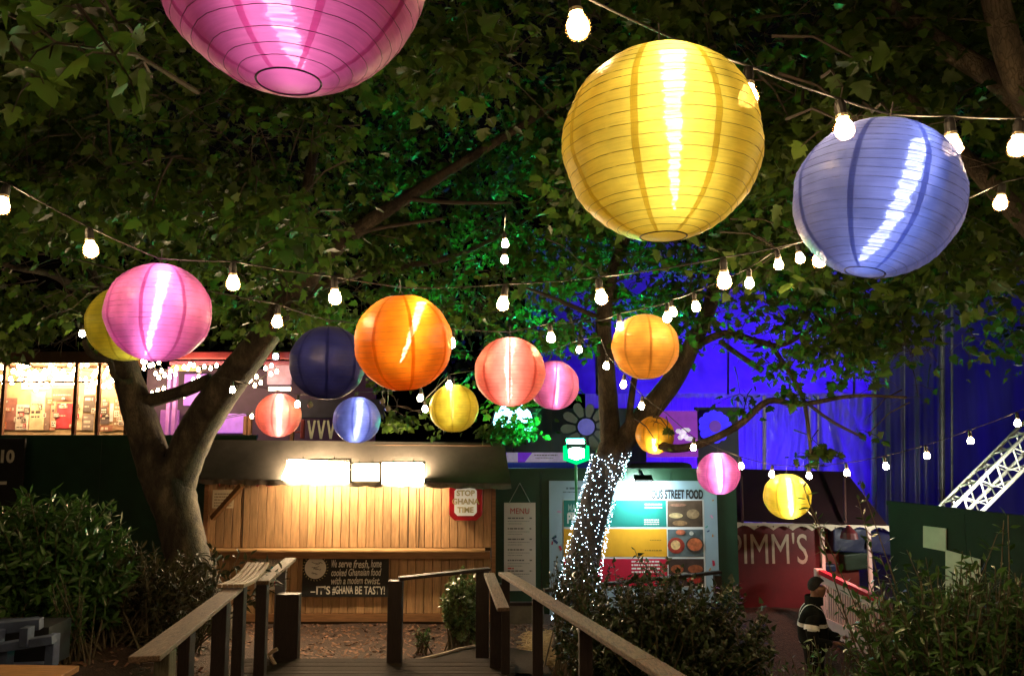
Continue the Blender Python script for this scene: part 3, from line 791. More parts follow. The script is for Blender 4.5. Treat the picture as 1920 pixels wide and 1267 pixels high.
pan = [(10, 34, 746, 806, (.28, .12, .1)), (34, 58, 758, 806, (.75, .68, .58)), (60, 87, 735, 806, (.68, .52, .32)), (88, 98, 745, 806, (.2, .13, .1)), (99, 108, 752, 806, (.6, .28, .18)),
       (110, 138, 756, 803, (.55, .05, .07)), (148, 158, 745, 806, (.66, .5, .32)), (159, 180, 742, 772, (.1, .08, .07)), (159, 180, 776, 806, (.2, .16, .14)),
       (160, 180, 722, 740, (.75, .7, .6)), (192, 206, 745, 775, (.35, .2, .12)), (192, 208, 778, 795, (.08, .06, .06)), (209, 216, 756, 790, (.6, .56, .55)), (192, 216, 797, 808, (.25, .1, .06)), (216, 236, 745, 806, (.3, .18, .1)),
       (98, 138, 728, 752, (.22, .1, .07)), (40, 86, 700, 730, (.8, .74, .6)), (100, 138, 696, 722, (.8, .74, .6))]
for k, (x0, x1, y0, y1, c) in enumerate(pan):
    mb = MB(); d = .012 + .004 * (k % 5)
    mb.bbox((sx_(x0), SY - d - .01, sz_(y1)), (sx_(x1), SY - d, sz_(y0))); p = mb.build('pinned_poster', mat('stall_poster%d' % k, c, .6, var=.35, scale=5), T)
    mb = MB(); r = random.Random(k); zz = sz_(y0) - .07
    while zz > sz_(y1) + .05:
        if r.random() < .75: scribble(mb, sx_(x0) + .03, sx_(x1) - .03 - r.uniform(0, .1), zz, r.choice((.03, .05, .08)), SY - d - .012, seed=k * 31 + int(zz * 100))
        zz -= r.uniform(.07, .2)
    if mb.v: mb.build('poster_print', mat('poster_print_dark', (.07, .05, .05), .7) if sum(c) > .7 else mat('poster_print_light', (.6, .52, .42), .7), p)['kind'] = 'stuff'
rk = random.Random(11)
for k in range(34):
    x0 = rk.uniform(2, 228); y0 = rk.uniform(742, 798); w_ = rk.uniform(5, 12); h_ = rk.uniform(5, 14); d = .04 + .004 * (k % 6)
    if y0 + h_ > 808: continue
    cc = rk.choice(((.08, .06, .06), (.6, .5, .4), (.5, .14, .06), (.7, .64, .55), (.15, .1, .09), (.45, .03, .05)))
    mb = MB(); mb.bbox((sx_(x0), SY - d - .008, sz_(y0 + h_)), (sx_(x0 + w_), SY - d, sz_(y0))); c_ = mb.build('pinned_card', mat('card_%d' % int(cc[0] * 100), cc, .6, var=.4, scale=9), T)
    mb = MB()
    for q in range(2): scribble(mb, sx_(x0) + .015, sx_(x0 + w_) - .015, sz_(y0 + h_ * (.35 + .35 * q)), .035, SY - d - .0095, seed=k * 3 + q)
    mb.build('card_print', MATS['poster_print_dark'] if sum(cc) > .7 else MATS['poster_print_light'], c_)['kind'] = 'stuff'
r = random.Random(4)
rows = [(-20, 240, 690, 22, SY - .9), (-20, 235, 715, 20, SY - .75), (-10, 215, 704, 12, SY - .6), (30, 140, 700, 9, SY - .35), (40, 90, 722, 6, SY - .3), (150, 235, 712, 7, SY - .4)]
labs = ['longest bulb string along the top of the poster stall', 'drooping bulb string across the middle height of the poster stall', 'second bulb string, just below the top one, on the poster stall', 'bulb string bunched over the middle of the poster stall', 'short low bulb string on the left half of the poster stall', 'bulb string at the right end of the poster stall by the tree']
for (x0, x1, yy, n, Yq), lb in zip(rows, labs):
    cluster_string(lb, [P(x0 + (x1 - x0) * (i + r.uniform(.1, .9)) / n, yy + r.uniform(-8, 9), Yq) for i in range(n)], s=1.35)
# awning beyond, top-left: dark roof behind
# ---- purple stall
T = thing('market_stall', 'pink and purple lit stall behind the forked tree', 'stall', (sx_(430), SY, 0))
M_pink = mat('pink_paint', (.16, .035, .08), .6, scale=3); M_redb = mat('red_beam', (.2, .02, .03), .5, scale=3)
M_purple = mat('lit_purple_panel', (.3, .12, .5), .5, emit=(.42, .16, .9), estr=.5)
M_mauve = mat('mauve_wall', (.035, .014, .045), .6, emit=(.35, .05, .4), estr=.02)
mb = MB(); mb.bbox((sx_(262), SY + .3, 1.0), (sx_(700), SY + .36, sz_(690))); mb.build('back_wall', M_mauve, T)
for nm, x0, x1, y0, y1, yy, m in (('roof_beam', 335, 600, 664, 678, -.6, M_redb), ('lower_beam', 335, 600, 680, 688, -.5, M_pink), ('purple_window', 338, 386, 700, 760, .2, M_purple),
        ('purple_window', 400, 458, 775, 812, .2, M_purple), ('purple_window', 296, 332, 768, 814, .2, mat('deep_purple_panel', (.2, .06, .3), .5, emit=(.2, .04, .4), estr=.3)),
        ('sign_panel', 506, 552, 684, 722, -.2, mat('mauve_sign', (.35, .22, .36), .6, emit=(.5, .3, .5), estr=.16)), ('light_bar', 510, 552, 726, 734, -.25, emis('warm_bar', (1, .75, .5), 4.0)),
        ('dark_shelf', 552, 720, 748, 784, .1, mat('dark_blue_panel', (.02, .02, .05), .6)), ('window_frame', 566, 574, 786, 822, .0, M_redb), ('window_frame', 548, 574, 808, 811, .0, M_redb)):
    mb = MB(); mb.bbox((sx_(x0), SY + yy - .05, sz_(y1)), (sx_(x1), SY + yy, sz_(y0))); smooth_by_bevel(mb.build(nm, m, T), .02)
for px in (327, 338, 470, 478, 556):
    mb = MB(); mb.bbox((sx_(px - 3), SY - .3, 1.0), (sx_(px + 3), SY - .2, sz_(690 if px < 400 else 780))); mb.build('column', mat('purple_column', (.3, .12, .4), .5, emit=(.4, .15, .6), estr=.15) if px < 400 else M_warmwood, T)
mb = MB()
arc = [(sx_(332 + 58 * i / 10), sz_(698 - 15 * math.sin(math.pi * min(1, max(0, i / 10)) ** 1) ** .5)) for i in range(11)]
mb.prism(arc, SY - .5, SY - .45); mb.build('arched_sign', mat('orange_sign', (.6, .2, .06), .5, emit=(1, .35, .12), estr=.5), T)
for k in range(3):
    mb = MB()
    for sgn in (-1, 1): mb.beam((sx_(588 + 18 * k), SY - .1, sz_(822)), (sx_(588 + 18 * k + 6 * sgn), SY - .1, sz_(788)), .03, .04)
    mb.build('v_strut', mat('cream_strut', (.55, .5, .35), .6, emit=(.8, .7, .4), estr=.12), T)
rows = [([(270, 690), (287, 684), (292, 700), (298, 708), (320, 695), (318, 706)], 'bulbs clustered to the right of the left tree limb'), ([(345, 688), (352, 690), (372, 692), (395, 690), (362, 712), (372, 716)], 'bulbs strung across the arched orange sign'),
        ([(285, 737), (296, 733), (300, 742), (314, 738), (318, 746), (330, 741), (344, 742), (356, 732)], 'low bulb row over the crossing branch'), ([(435, 733), (456, 719), (470, 711), (478, 722), (508, 701), (498, 690)], 'bulbs rising to the right of the big slanting limb'), ([(402, 793), (472, 780)], 'two low bulbs by the purple window')]
for pts, lb in rows: cluster_string(lb, [P(x + dx, y + dy, SY - .8 - .1 * k) for k, (dx, dy) in enumerate(((0, 0), (11, -5))) for x, y in (pts if k == 0 else pts[::-1])], s=1.2)
T = thing('spotlight', 'small cold white spotlight on the red beam by the limb', 'lamp', P(517, 668, SY - .9))
mb = MB(); mb.lathe([(0, -.06), (.05, -.05), (.06, 0), (.05, .05), (0, .06)], 10, P(517, 668, SY - .9)); mb.build('lamp_glass', emis('cold_spot', (.7, .8, 1), 25), T, smooth=True)
mb = MB(); mb.box(P(517, 668, SY - .82), (.16, .08, .16)); smooth_by_bevel(mb.build('housing', MATS['black_metal'], T), .02)
# hanging crystal drops
for px, py, w in ((582, 759, 'left of the three hanging glass drops, under the navy lantern'), (717, 752, 'upper hanging glass drop right of the small blue lantern'), (727, 766, 'lower hanging glass drop right of the small blue lantern')):
    p = P(px, py, 6.8)
    T = thing('glass_drop', w, 'glass drop', p, group='glass drops hung among the lanterns')
    mb = MB(); mb.lathe([(0, -.028), (.018, -.018), (.026, 0), (.017, .018), (.004, .03), (0, .03)], 8, p); mb.build('drop', mat('clear_glass_drop', (.6, .6, .5), .05, metal=.6, spec=1), T)
    mb = MB(); mb.tube([p + Vector((0, 0, .03)), p + Vector((0, 0, .35))], .0025, 4); mb.build('thread', M_cable, T)

# ================================================================= CONTAINER AND SIGNS (centre)
T = thing('container_wall', 'grey-green cabin wall behind the green floodlight', 'cabin', (P(1040, 850, 17.5).x, 17.5, 0))
a, b = P(930, 850, 17.5), P(1210, 765, 17.5)
M_cab = mat('cabin_paint', (.1, .16, .15), .6, var=.15, scale=1.5)
mb = MB(); mb.bbox((a.x, 17.5, .2), (b.x, 17.6, b.z)); mb.build('wall', M_cab, T)
for k in range(12):
    xx = a.x + (b.x - a.x) * (k + .5) / 12; mb = MB(); mb.bbox((xx - .02, 17.47, .2), (xx + .02, 17.5, b.z)); mb.build('wall_rib', M_cab, T)
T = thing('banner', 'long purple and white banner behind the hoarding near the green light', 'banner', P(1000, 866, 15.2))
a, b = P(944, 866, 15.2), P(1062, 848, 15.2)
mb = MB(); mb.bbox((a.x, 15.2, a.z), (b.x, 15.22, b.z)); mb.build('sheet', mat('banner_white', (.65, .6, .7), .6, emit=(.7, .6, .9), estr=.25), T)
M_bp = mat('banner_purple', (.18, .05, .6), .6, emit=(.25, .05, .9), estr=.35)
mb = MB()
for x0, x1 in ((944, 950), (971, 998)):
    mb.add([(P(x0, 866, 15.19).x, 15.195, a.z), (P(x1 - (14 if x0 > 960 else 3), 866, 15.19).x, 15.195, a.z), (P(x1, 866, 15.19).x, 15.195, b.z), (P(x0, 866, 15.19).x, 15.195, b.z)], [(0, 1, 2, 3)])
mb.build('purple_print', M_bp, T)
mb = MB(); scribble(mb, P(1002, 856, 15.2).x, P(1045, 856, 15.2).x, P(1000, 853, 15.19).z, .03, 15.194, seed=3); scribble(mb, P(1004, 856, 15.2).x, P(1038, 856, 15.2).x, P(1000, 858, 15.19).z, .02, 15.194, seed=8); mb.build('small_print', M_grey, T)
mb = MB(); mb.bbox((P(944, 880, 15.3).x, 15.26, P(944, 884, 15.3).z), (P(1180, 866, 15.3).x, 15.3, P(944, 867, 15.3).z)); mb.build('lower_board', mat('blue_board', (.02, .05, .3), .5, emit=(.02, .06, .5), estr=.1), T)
def daisy(px, py, Y, Rp, n, pm, cm, label, cr=.3, ins=.33, wid=.42, outline=None, skip=()):
    c = P(px, py, Y); R = Rp * mpp(Y); t = thing('giant_daisy', label, 'flower', c, group='giant flower decorations')
    for k in range(n):
        if k in skip: continue
        a_ = 2 * math.pi * k / n + .1; d = Vector((math.cos(a_), 0, math.sin(a_))); s = Vector((-d.z, 0, d.x)); L = R * random.uniform(.94, 1.04)
        prof = [(ins, .08), (.5, wid * .34), (.75, wid * .5), (.92, wid * .42), (1.0, wid * .15)]
        pts = [c + d * (L * q) + s * (L * w) for q, w in prof] + [c + d * (L * q) - s * (L * w) for q, w in reversed(prof)]
        mb = MB(); m_ = len(pts); mb.add([p + Vector((0, -.02, 0)) for p in pts] + [p + Vector((0, .02, 0)) for p in pts],
                                       [tuple(range(m_)), tuple(reversed(range(m_, 2 * m_)))] + [(i, i + m_, (i + 1) % m_ + m_, (i + 1) % m_) for i in range(m_)])
        mb.build('petal', pm, t)
    mb = MB(); mb.prism([(c.x + R * cr * math.cos(.3927 * i), c.z + R * cr * math.sin(.3927 * i)) for i in range(16)], Y - .05, Y + .03); mb.build('flower_centre', cm, t)
    return t
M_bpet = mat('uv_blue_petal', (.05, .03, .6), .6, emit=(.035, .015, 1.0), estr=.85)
T = thing('flower_board', 'dark board behind the blue daisy beside the purple sign', 'board', P(1345, 850, 15.9))
a, b = P(1308, 858, 15.9), P(1383, 768, 15.9); mb = MB(); mb.bbox((a.x, 15.9, 0), (b.x, 15.96, b.z)); mb.build('panel', mat('navy_board', (.01, .012, .03), .6), T)
mb = MB(); mb.bbox((a.x - .03, 15.86, b.z), (b.x + .03, 15.98, b.z + .05)); mb.build('cap', mat('navy_board', (.01, .012, .03), .6), T)
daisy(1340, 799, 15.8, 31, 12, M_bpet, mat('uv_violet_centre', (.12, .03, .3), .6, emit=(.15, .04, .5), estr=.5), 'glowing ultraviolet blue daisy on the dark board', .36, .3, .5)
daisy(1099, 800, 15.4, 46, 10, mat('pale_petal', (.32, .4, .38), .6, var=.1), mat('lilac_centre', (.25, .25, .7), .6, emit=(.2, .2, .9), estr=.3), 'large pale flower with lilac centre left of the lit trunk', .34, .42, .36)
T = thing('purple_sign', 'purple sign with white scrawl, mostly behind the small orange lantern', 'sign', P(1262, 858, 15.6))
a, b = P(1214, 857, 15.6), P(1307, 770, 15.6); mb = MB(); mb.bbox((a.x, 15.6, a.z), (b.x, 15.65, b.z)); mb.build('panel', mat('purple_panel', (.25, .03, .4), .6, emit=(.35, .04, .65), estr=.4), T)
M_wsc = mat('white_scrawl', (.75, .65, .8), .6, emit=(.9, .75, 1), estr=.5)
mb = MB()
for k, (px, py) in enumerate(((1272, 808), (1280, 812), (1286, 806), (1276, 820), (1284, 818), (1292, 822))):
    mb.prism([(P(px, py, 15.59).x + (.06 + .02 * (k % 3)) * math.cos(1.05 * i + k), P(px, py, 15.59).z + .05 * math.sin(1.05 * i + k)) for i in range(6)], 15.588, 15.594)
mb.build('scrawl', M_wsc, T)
mb = MB(); stroke(mb, [(P(1266 + 4 * k, 840, 15.58).x, P(1266, 842 + 4 * math.sin(2.3 * k) - k, 15.58).z) for k in range(7)], 15.588, .035); mb.build('scrawl', M_wsc, T)
T = thing('site_bin', 'dark lumpy cover on a ledge below the purple sign', 'cover', P(1250, 890, 14.4))
mb = MB(); a, b = P(1180, 896, 14.4), P(1300, 868, 14.4); mb.bbox((a.x, 14.4, a.z - .6), (b.x, 15.0, b.z)); smooth_by_bevel(mb.build('cover_body', mat('dark_tarp', (.02, .028, .026), .8, bump=.6, bscale=3), T), .09, 4)

# ================================================================= RED DRINKS STALL
RY = 13.8
rx_ = lambda px: P(px, 1030, RY).x
rz2 = lambda py: P(1460, py, RY).z
T = thing('drinks_stall', 'dark red drinks stall with scalloped cream valance and big cream lettering', 'stall', (rx_(1378), RY, -.8))
M_red = mat('dark_red_paint', (.11, .009, .014), .55, var=.2, scale=3)
mb = MB(); mb.bbox((rx_(1376), RY, -1), (rx_(1537), RY + .08, rz2(982))); mb.build('front_wall', M_red, T)
M_cream = mat('cream_paint', (.5, .42, .33), .6, var=.1, scale=5)
mb = MB(); xs0, xs1 = rx_(1376), rx_(1664); poly = [(xs0, rz2(978))]
top = [(xs1, rz2(984)), (xs0, rz2(977))]
bot = []
ns = 8
for s in range(ns):
    for i in range(7):
        u = (s + i / 6) / ns; bot.append((xs0 + (xs1 - xs0) * u, rz2(989 + 4 * u) - .0 + .075 * math.sin(math.pi * i / 6) - .02))
mb.add([(x, RY - .1, z) for x, z in bot] + [(x, RY - .1, rz2(977) + (rz2(984) - rz2(977)) * (x - xs0) / (xs1 - xs0)) for x, z in bot], [(i, i + 1, i + 1 + len(bot), i + len(bot)) for i in range(len(bot) - 1)])
mb.build('valance', M_cream, T)
mb = MB()
for k in range(10): c = Vector((xs0 + (xs1 - xs0) * (k + .5) / 10, RY - .103, rz2(984 + k * .6))); mb.disc(c, .014, 8)
mb.build('valance_studs', mat('stud_brown', (.1, .06, .04), .6), T)['kind'] = 'stuff'
M_roof = mat('maroon_canvas', (.025, .005, .008), .7, var=.2, scale=2, bump=.1)
mb = MB()
q = [P(1352, 974, RY - .1), P(1664, 984, RY - .1), P(1586, 884, RY + 1.6), P(1366, 878, RY + 1.6)]
mb.add(q + [p + Vector((0, .03, -.02)) for p in q], [(0, 1, 2, 3), (7, 6, 5, 4), (0, 4, 5, 1), (1, 5, 6, 2), (2, 6, 7, 3), (3, 7, 4, 0)]); mb.build('roof', M_roof, T)
for px in (1392, 1590 - 5):
    mb = MB(); mb.tube([P(px, 978, RY - .12), P(px - 2, 892, RY + 1.0)], .025, 6); mb.build('roof_rib', mat('maroon_rib', (.09, .04, .035), .6), T)
textmesh('lettering', "PIMM'S", .72, mat('cream_letter', (.5, .4, .32), .6), T, (rx_(1372), RY - .006, rz2(1056)), fit=(rx_(1369), rx_(1514)), bold=0.0)
M_stripe = mat('candy_pink_white', (.7, .5, .46), .5, var=.1)
for px in (1540, 1627):
    mb = MB(); mb.bbox((rx_(px - 3), RY - .09, -.9), (rx_(px + 3), RY - .03, rz2(988))); mb.build('stall_post', M_stripe, T)
    mb = MB()
    for k in range(4):
        z0 = rz2(995 + 11 * k); mb.beam((rx_(px - 3.6), RY - .094, z0), (rx_(px + 3.6), RY - .094, z0 - .06), .004, .025)
    mb.build('post_stripes', M_red, T)
mb = MB(); mb.bbox((rx_(1537), RY + 1.2, -.9), (rx_(1665), RY + 1.25, rz2(985))); mb.build('inner_wall', mat('inner_red', (.22, .03, .02), .6, var=.5, scale=1.5), T)
for px, py, r_, c in ((1552, 1062, .09, (.02, .03, .1)), (1590, 1010, .3, (.02, .025, .07)), (1640, 1015, .25, (.03, .03, .1)), (1600, 1050, .2, (.03, .05, .03))):
    mb = MB(); p = P(px, py, RY + 1.1); mb.box(p, (r_ * 2.2, .3, r_ * 1.5), (0, random.uniform(-.3, .3), 0)); smooth_by_bevel(mb.build('stock_box', mat('stock%d' % px, c, .35, bump=.8, bscale=5), T), .03)
mb = MB(); p = P(1592, 1000, RY - .9); mb.lathe([(0, -.03), (.05, -.02), (.05, .03), (0, .05)], 10, p); mb.build('pendant_bulb', emis('pinkish_bulb', (1, .4, .32), 750), T, smooth=True)
mb = MB(); mb.lathe([(.02, .12), (.11, .02), (.13, -.075), (.137, -.075), (.117, .022), (.02, .13)], 14, p); mb.build('pendant_shade', M_red, T)
mb = MB(); mb.tube([p + Vector((0, 0, .12)), Vector((p.x, RY - .1, rz2(980)))], .006, 5); mb.build('pendant_flex', M_cable, T)
# picket balustrade
A, B = P(1537, 1073, 13.2), P(1650, 1128, 11.4)
A2, B2 = P(1540, 1183, 13.2), P(1650, 1236, 11.4)
T = thing('picket_balustrade', 'white picket balustrade with red top rail sloping down past the guard', 'balustrade', A2)
M_pick = mat('white_picket', (.72, .5, .46), .5, var=.08)  # white paint tinted pink to carry the stall's red light
mb = MB(); mb.beam(A + Vector((0, 0, .02)), B + Vector((0, 0, .02)), .09, .07); mb.build('top_rail', mat('bright_red_rail', (.5, .015, .03), .5), T)
npk = 24
for k in range(npk):
    s = (k + .5) / npk; a = A.lerp(B, s); b = A2.lerp(B2, s)
    mb = MB(); mb.beam(b, a - Vector((0, 0, .02)), .03, .014, up=(1, 0, 0)); mb.build('picket', M_pick, T)
for fr, h in ((.1, .1), (.86, .24)):
    mb = MB(); a = A.lerp(A2, fr) + Vector((-.0, .035, 0)); b = B.lerp(B2, fr) + Vector((0, .035, 0)); mb.beam(a, b, .03, h); mb.build('cross_panel', M_pick, T)
mb = MB(); mb.bbox((A2.x - .06, A2.y - .06, -1), (A2.x + .06, A2.y + .06, A.z + .06)); mb.build('newel_post', M_pick, T)
mb = MB(); q = [A2 + Vector((0, -.05, -.02)), B2 + Vector((0, -.05, -.02)), B2 + Vector((0, -.05, -.42)), A2 + Vector((0, -.05, -.5))]
mb.add(q + [p + Vector((0, .05, 0)) for p in q], [(0, 3, 2, 1), (4, 5, 6, 7), (0, 1, 5, 4), (1, 2, 6, 5), (2, 3, 7, 6), (3, 0, 4, 7)]); mb.build('skirt_board', mat('pinkish_board', (.34, .2, .18), .6), T)
mb = MB(); mb.beam(P(1545, 1193, 12.6), P(1625, 1238, 11.3), .05, .05); mb.build('dark_handrail', M_post, T)

# ================================================================= BLUE MARQUEE
TY = 20.0
def pvc(name, col, rough=.35, transl=.6, noise=.25, bump=.5, stretch=(1, 1, 1), bs=2.0):
    if name in MATS: return MATS[name]
    return mat(name, col, rough, var=noise, scale=.6, transl=transl, bump=bump, bscale=bs, stretch=stretch, spec=.6)
M_tentroof = pvc('marquee_roof_pvc', (.5, .5, .62), .3, .7, .45, .8, (1.4, 1, .5), 1.6)  # strong colour noise puts uneven light into the roof sheet
M_tentwall = pvc('marquee_wall_pvc', (.42, .42, .55), .14, .55, .3, .9, (7, 7, .5), 1.4)
M_pole = mat('white_aluminium', (.8, .8, .85), .35, scale=3)
T = thing('marquee', 'blue-lit marquee with clear plastic walls behind the right tree', 'marquee', (P(1440, 900, TY).x, TY, 0))
nu, nv2 = 36, 10
mb = MB(); vs = []
for j in range(nv2 + 1):
    for i in range(nu + 1):
        u, v = i / nu, j / nv2
        p = P(985 + 665 * u, 738 - 2 * u, TY).lerp(P(985 + 665 * u, 430 + 60 * u, TY + 4.5), v)
        p.z += -.18 * math.sin(math.pi * v) + .06 * math.cos(u * 4 * 2 * math.pi) * math.sin(math.pi * v); vs.append(p)
W = nu + 1
mb.add(vs, [(j * W + i, j * W + i + 1, (j + 1) * W + i + 1, (j + 1) * W + i) for j in range(nv2) for i in range(nu)]); mb.build('roof', M_tentroof, T, smooth=True)
mb = MB(); vs = []
for i in range(161):
    u = i / 160; p = P(1230 + 420 * u, 737, TY - .02)
    vs += [p, p + Vector((0, -.03 + .02 * math.sin(i * 1.3), -.11 - .02 * math.sin(i * .9)))]
mb.add(vs, [(2 * i, 2 * i + 1, 2 * i + 3, 2 * i + 2) for i in range(160)]); mb.build('roof_valance', mat('white_valance', (.55, .5, .65), .4, transl=.4), T, smooth=True)
def wall(x0, x1, y0, y1, Y, amp, seed, m, name='wall_panel', fan=None, nu=60):
    r = random.Random(seed); ph = [r.uniform(0, 6) for _ in range(4)]
    mb = MB(); vs = []; nv = 14
    for j in range(nv + 1):
        for i in range(nu + 1):
            u, v = i / nu, j / nv
            p = P(x0 + (x1 - x0) * u, y1, Y).lerp(P(x0 + (x1 - x0) * u, y0, Y), v)
            cvu = u if fan is None else math.atan2(u - fan[0], (v - fan[1]) * fan[2]) * 1.2
            p.y += amp * (math.sin(cvu * 31 + ph[0]) * .6 + math.sin(cvu * 57 + ph[1] + 2 * v) * .35 + math.sin(cvu * 17 + ph[2]) * .5)
            vs.append(p)
    W = nu + 1
    mb.add(vs, [(j * W + i, j * W + i + 1, (j + 1) * W + i + 1, (j + 1) * W + i) for j in range(nv) for i in range(nu)]); return mb.build(name, m, T, smooth=True)
wall(1383, 1432, 745, 990, TY, .03, 1, M_tentwall)
wall(1432, 1518, 745, 990, TY, .09, 2, M_tentwall, fan=(.95, 1.25, -1.2))
wall(1518, 1640, 742, 990, TY, .09, 3, M_tentwall, fan=(.1, 1.3, -1.2))
for px in (1383, 1433, 1518, 1534, 1640):
    w = .05 if px != 1640 else .085
    mb = MB(); mb.tube([P(px, 990, TY - .1), P(px, 742 if px != 1640 else 690, TY - .1)], w * (.5 if px in (1518, 1534, 1383) else 1), 8); mb.build('pole', M_pole, T)
for px in (1120, 1250, 1365, 1480, 1600):
    a, b = P(px, 736, TY - .03), P(px, 438 + 60 * (px - 985) / 665, TY + 4.45)
    path = []
    for k in range(9):
        q = a.lerp(b, k / 8); q.z += -.18 * math.sin(math.pi * k / 8) - .05; path.append(q)
    mb = MB(); mb.tube(path, .03, 6); mb.build('roof_rafter', mat('rafter_grey', (.1, .1, .13), .5), T)
# inner back curtain
mb = MB(); a, b = P(1100, 990, TY + 4.6), P(1660, 480, TY + 4.6); mb.bbox((a.x, TY + 4.6, -1), (b.x, TY + 4.65, b.z)); mb.build('back_curtain', mat('white_curtain', (.55, .55, .6), .7, bump=.3, bscale=1.5, stretch=(5, 1, .3)), T)
def area(name, parent, loc, rot, sx, sy, col, watts):
    ld = bpy.data.lights.new(name, 'AREA'); ld.shape = 'RECTANGLE'; ld.size = sx; ld.size_y = sy; ld.color = col; ld.energy = watts
    o = bpy.data.objects.new(name, ld); COL.objects.link(o); o.parent = parent; o.location = Vector(loc) - rootof(parent).location; o.rotation_euler = rot; return o
BL = (.05, .002, 1.0)
area('stage_light', T, (P(1380, 900, TY + 2.3).x, TY + 2.3, .6), (math.pi, 0, 0), 1.8, 1.0, BL, 560)
area('stage_light', T, (P(1440, 900, TY + 4.2).x, TY + 4.2, 1.6), (math.radians(90), 0, 0), 3.0, 1.5, BL, 170)
# taller dark blue tent on the far right
T = thing('marquee', 'taller navy tent wall on the right edge with slim metal poles', 'marquee', (P(1780, 940, 18.6).x, 18.6, 0))
M_navy = pvc('navy_tent_pvc', (.12, .12, .24), .3, .5, .25, .6, (4, 4, .4), 1.0)
wall(1642, 1768, 560, 990, 18.6, .04, 5, M_navy)
wall(1768, 2080, 500, 990, 18.6, .03, 6, M_navy)
for px, w in ((1696, .015), (1767, .06), (1785, .03)):
    mb = MB(); mb.tube([P(px, 990, 18.45), P(px, 520, 18.45)], w, 8); mb.build('pole', mat('dull_pole', (.3, .3, .36), .4, metal=.3), T)
area('stage_light', T, (P(1830, 900, 21.5).x, 21.5, 1.5), (math.radians(90), 0, 0), 5.0, 2.0, (.12, .03, 1.0), 14)

# ================================================================= TRUSS
T = thing('lighting_truss', 'bright floodlit lattice truss slanting up at the right edge', 'truss', P(1790, 950, 13.0))
M_tr = mat('truss_aluminium', (.75, .75, .66), .35, metal=.1, var=.05)
A, B = P(1776, 962, 13.0), P(1990, 748, 13.0)
ax = (B - A).normalized(); sd = Vector((ax.z, 0, -ax.x)); dp = Vector((0, 1, 0)); wd = .36
chords = [Vector((0, 0, 0)), sd * wd, dp * wd, sd * wd + dp * wd]
for c in chords: mb = MB(); mb.tube([A + c, B + c], .03, 8); mb.build('chord', M_tr, T, smooth=True)
L = (B - A).length; n = 7
for k in range(n):
    p, q = A + ax * (L * k / n), A + ax * (L * (k + .5) / n); r2 = A + ax * (L * (k + 1) / n)
    for c1, c2 in ((chords[0], chords[1]), (chords[2], chords[3]), (chords[0], chords[2]), (chords[1], chords[3])):
        mb = MB(); mb.tube([p + c1, q + c2, r2 + c1], .018, 6); mb.build('lattice_brace', M_tr, T)
# its floodlight, standing at the truss foot out of sight behind the green screen
fp = P(1830, 985, 11.9)
T = thing('floodlight', 'uplighter at the truss foot behind the green screen', 'floodlight', fp)
mb = MB(); mb.box(fp, (.3, .2, .04), (math.radians(-25), 0, 0)); mb.build('lamp_face', emis('truss_flood', (1, .98, .8), 700), T)
mb = MB(); mb.box(fp - Vector((0, 0, .08)), (.34, .24, .1), (math.radians(-25), 0, 0)); smooth_by_bevel(mb.build('housing', MATS['black_metal'], T), .01)
mb = MB(); mb.tube([fp - Vector((0, 0, .12)), (fp.x, fp.y, -1)], .03, 8); mb.build('stand', MATS['black_metal'], T)

# ================================================================= PALLETS, LEFT FOREGROUND
T = thing('crate_stack', 'blue-grey pallets stacked loosely at the lower left edge', 'pallets', P(40, 1255, 7.0))
M_pal = mat('blue_grey_pallet', (.05, .075, .15), .75, var=.35, scale=5, bump=.3)
def slab(q, Y0, Y1, h):
    a, b = P(*q[0], Y0), P(*q[1], Y1)
    mb = MB(); mb.beam(a, b, .1, h); smooth_by_bevel(mb.build('pallet_board', M_pal, T), .006)
for q, y0, y1, h in ((((-60, 1182), (78, 1168)), 6.8, 6.9, .09), (((-60, 1170), (70, 1160)), 7.2, 7.3, .03), (((-60, 1222), (102, 1197)), 6.7, 6.8, .07), (((-60, 1250), (98, 1244)), 6.9, 7.0, .03)):
    slab(q, y0, y1, h)
for px, py, Y in ((50, 1192, 6.75), (98, 1218, 6.85), (-5, 1198, 6.75), (12, 1235, 6.8)):
    mb = MB(); p = P(px, py, Y); mb.box(p, (.07, .1, .26 if px > 90 else .15)); smooth_by_bevel(mb.build('pallet_block', M_pal, T), .006)
mb = MB(); a, b = P(-60, 1252, 7.05), P(92, 1175, 7.05); mb.bbox((a.x, 7.05, a.z), (b.x, 7.4, b.z)); mb.build('pallet_core', mat('pallet_dark', (.015, .018, .026), .8), T)
T = thing('timber_plank', 'orange-brown timber plank across the bottom left corner', 'plank', P(40, 1275, 5.5))
mb = MB(); mb.beam(P(-90, 1262, 5.5), P(126, 1265, 5.5), .3, .04); smooth_by_bevel(mb.build('plank_body', mat('orange_timber', (.42, .21, .06), .6, scale=4, stretch=(2, 12, 12), bump=.2), T), .005)
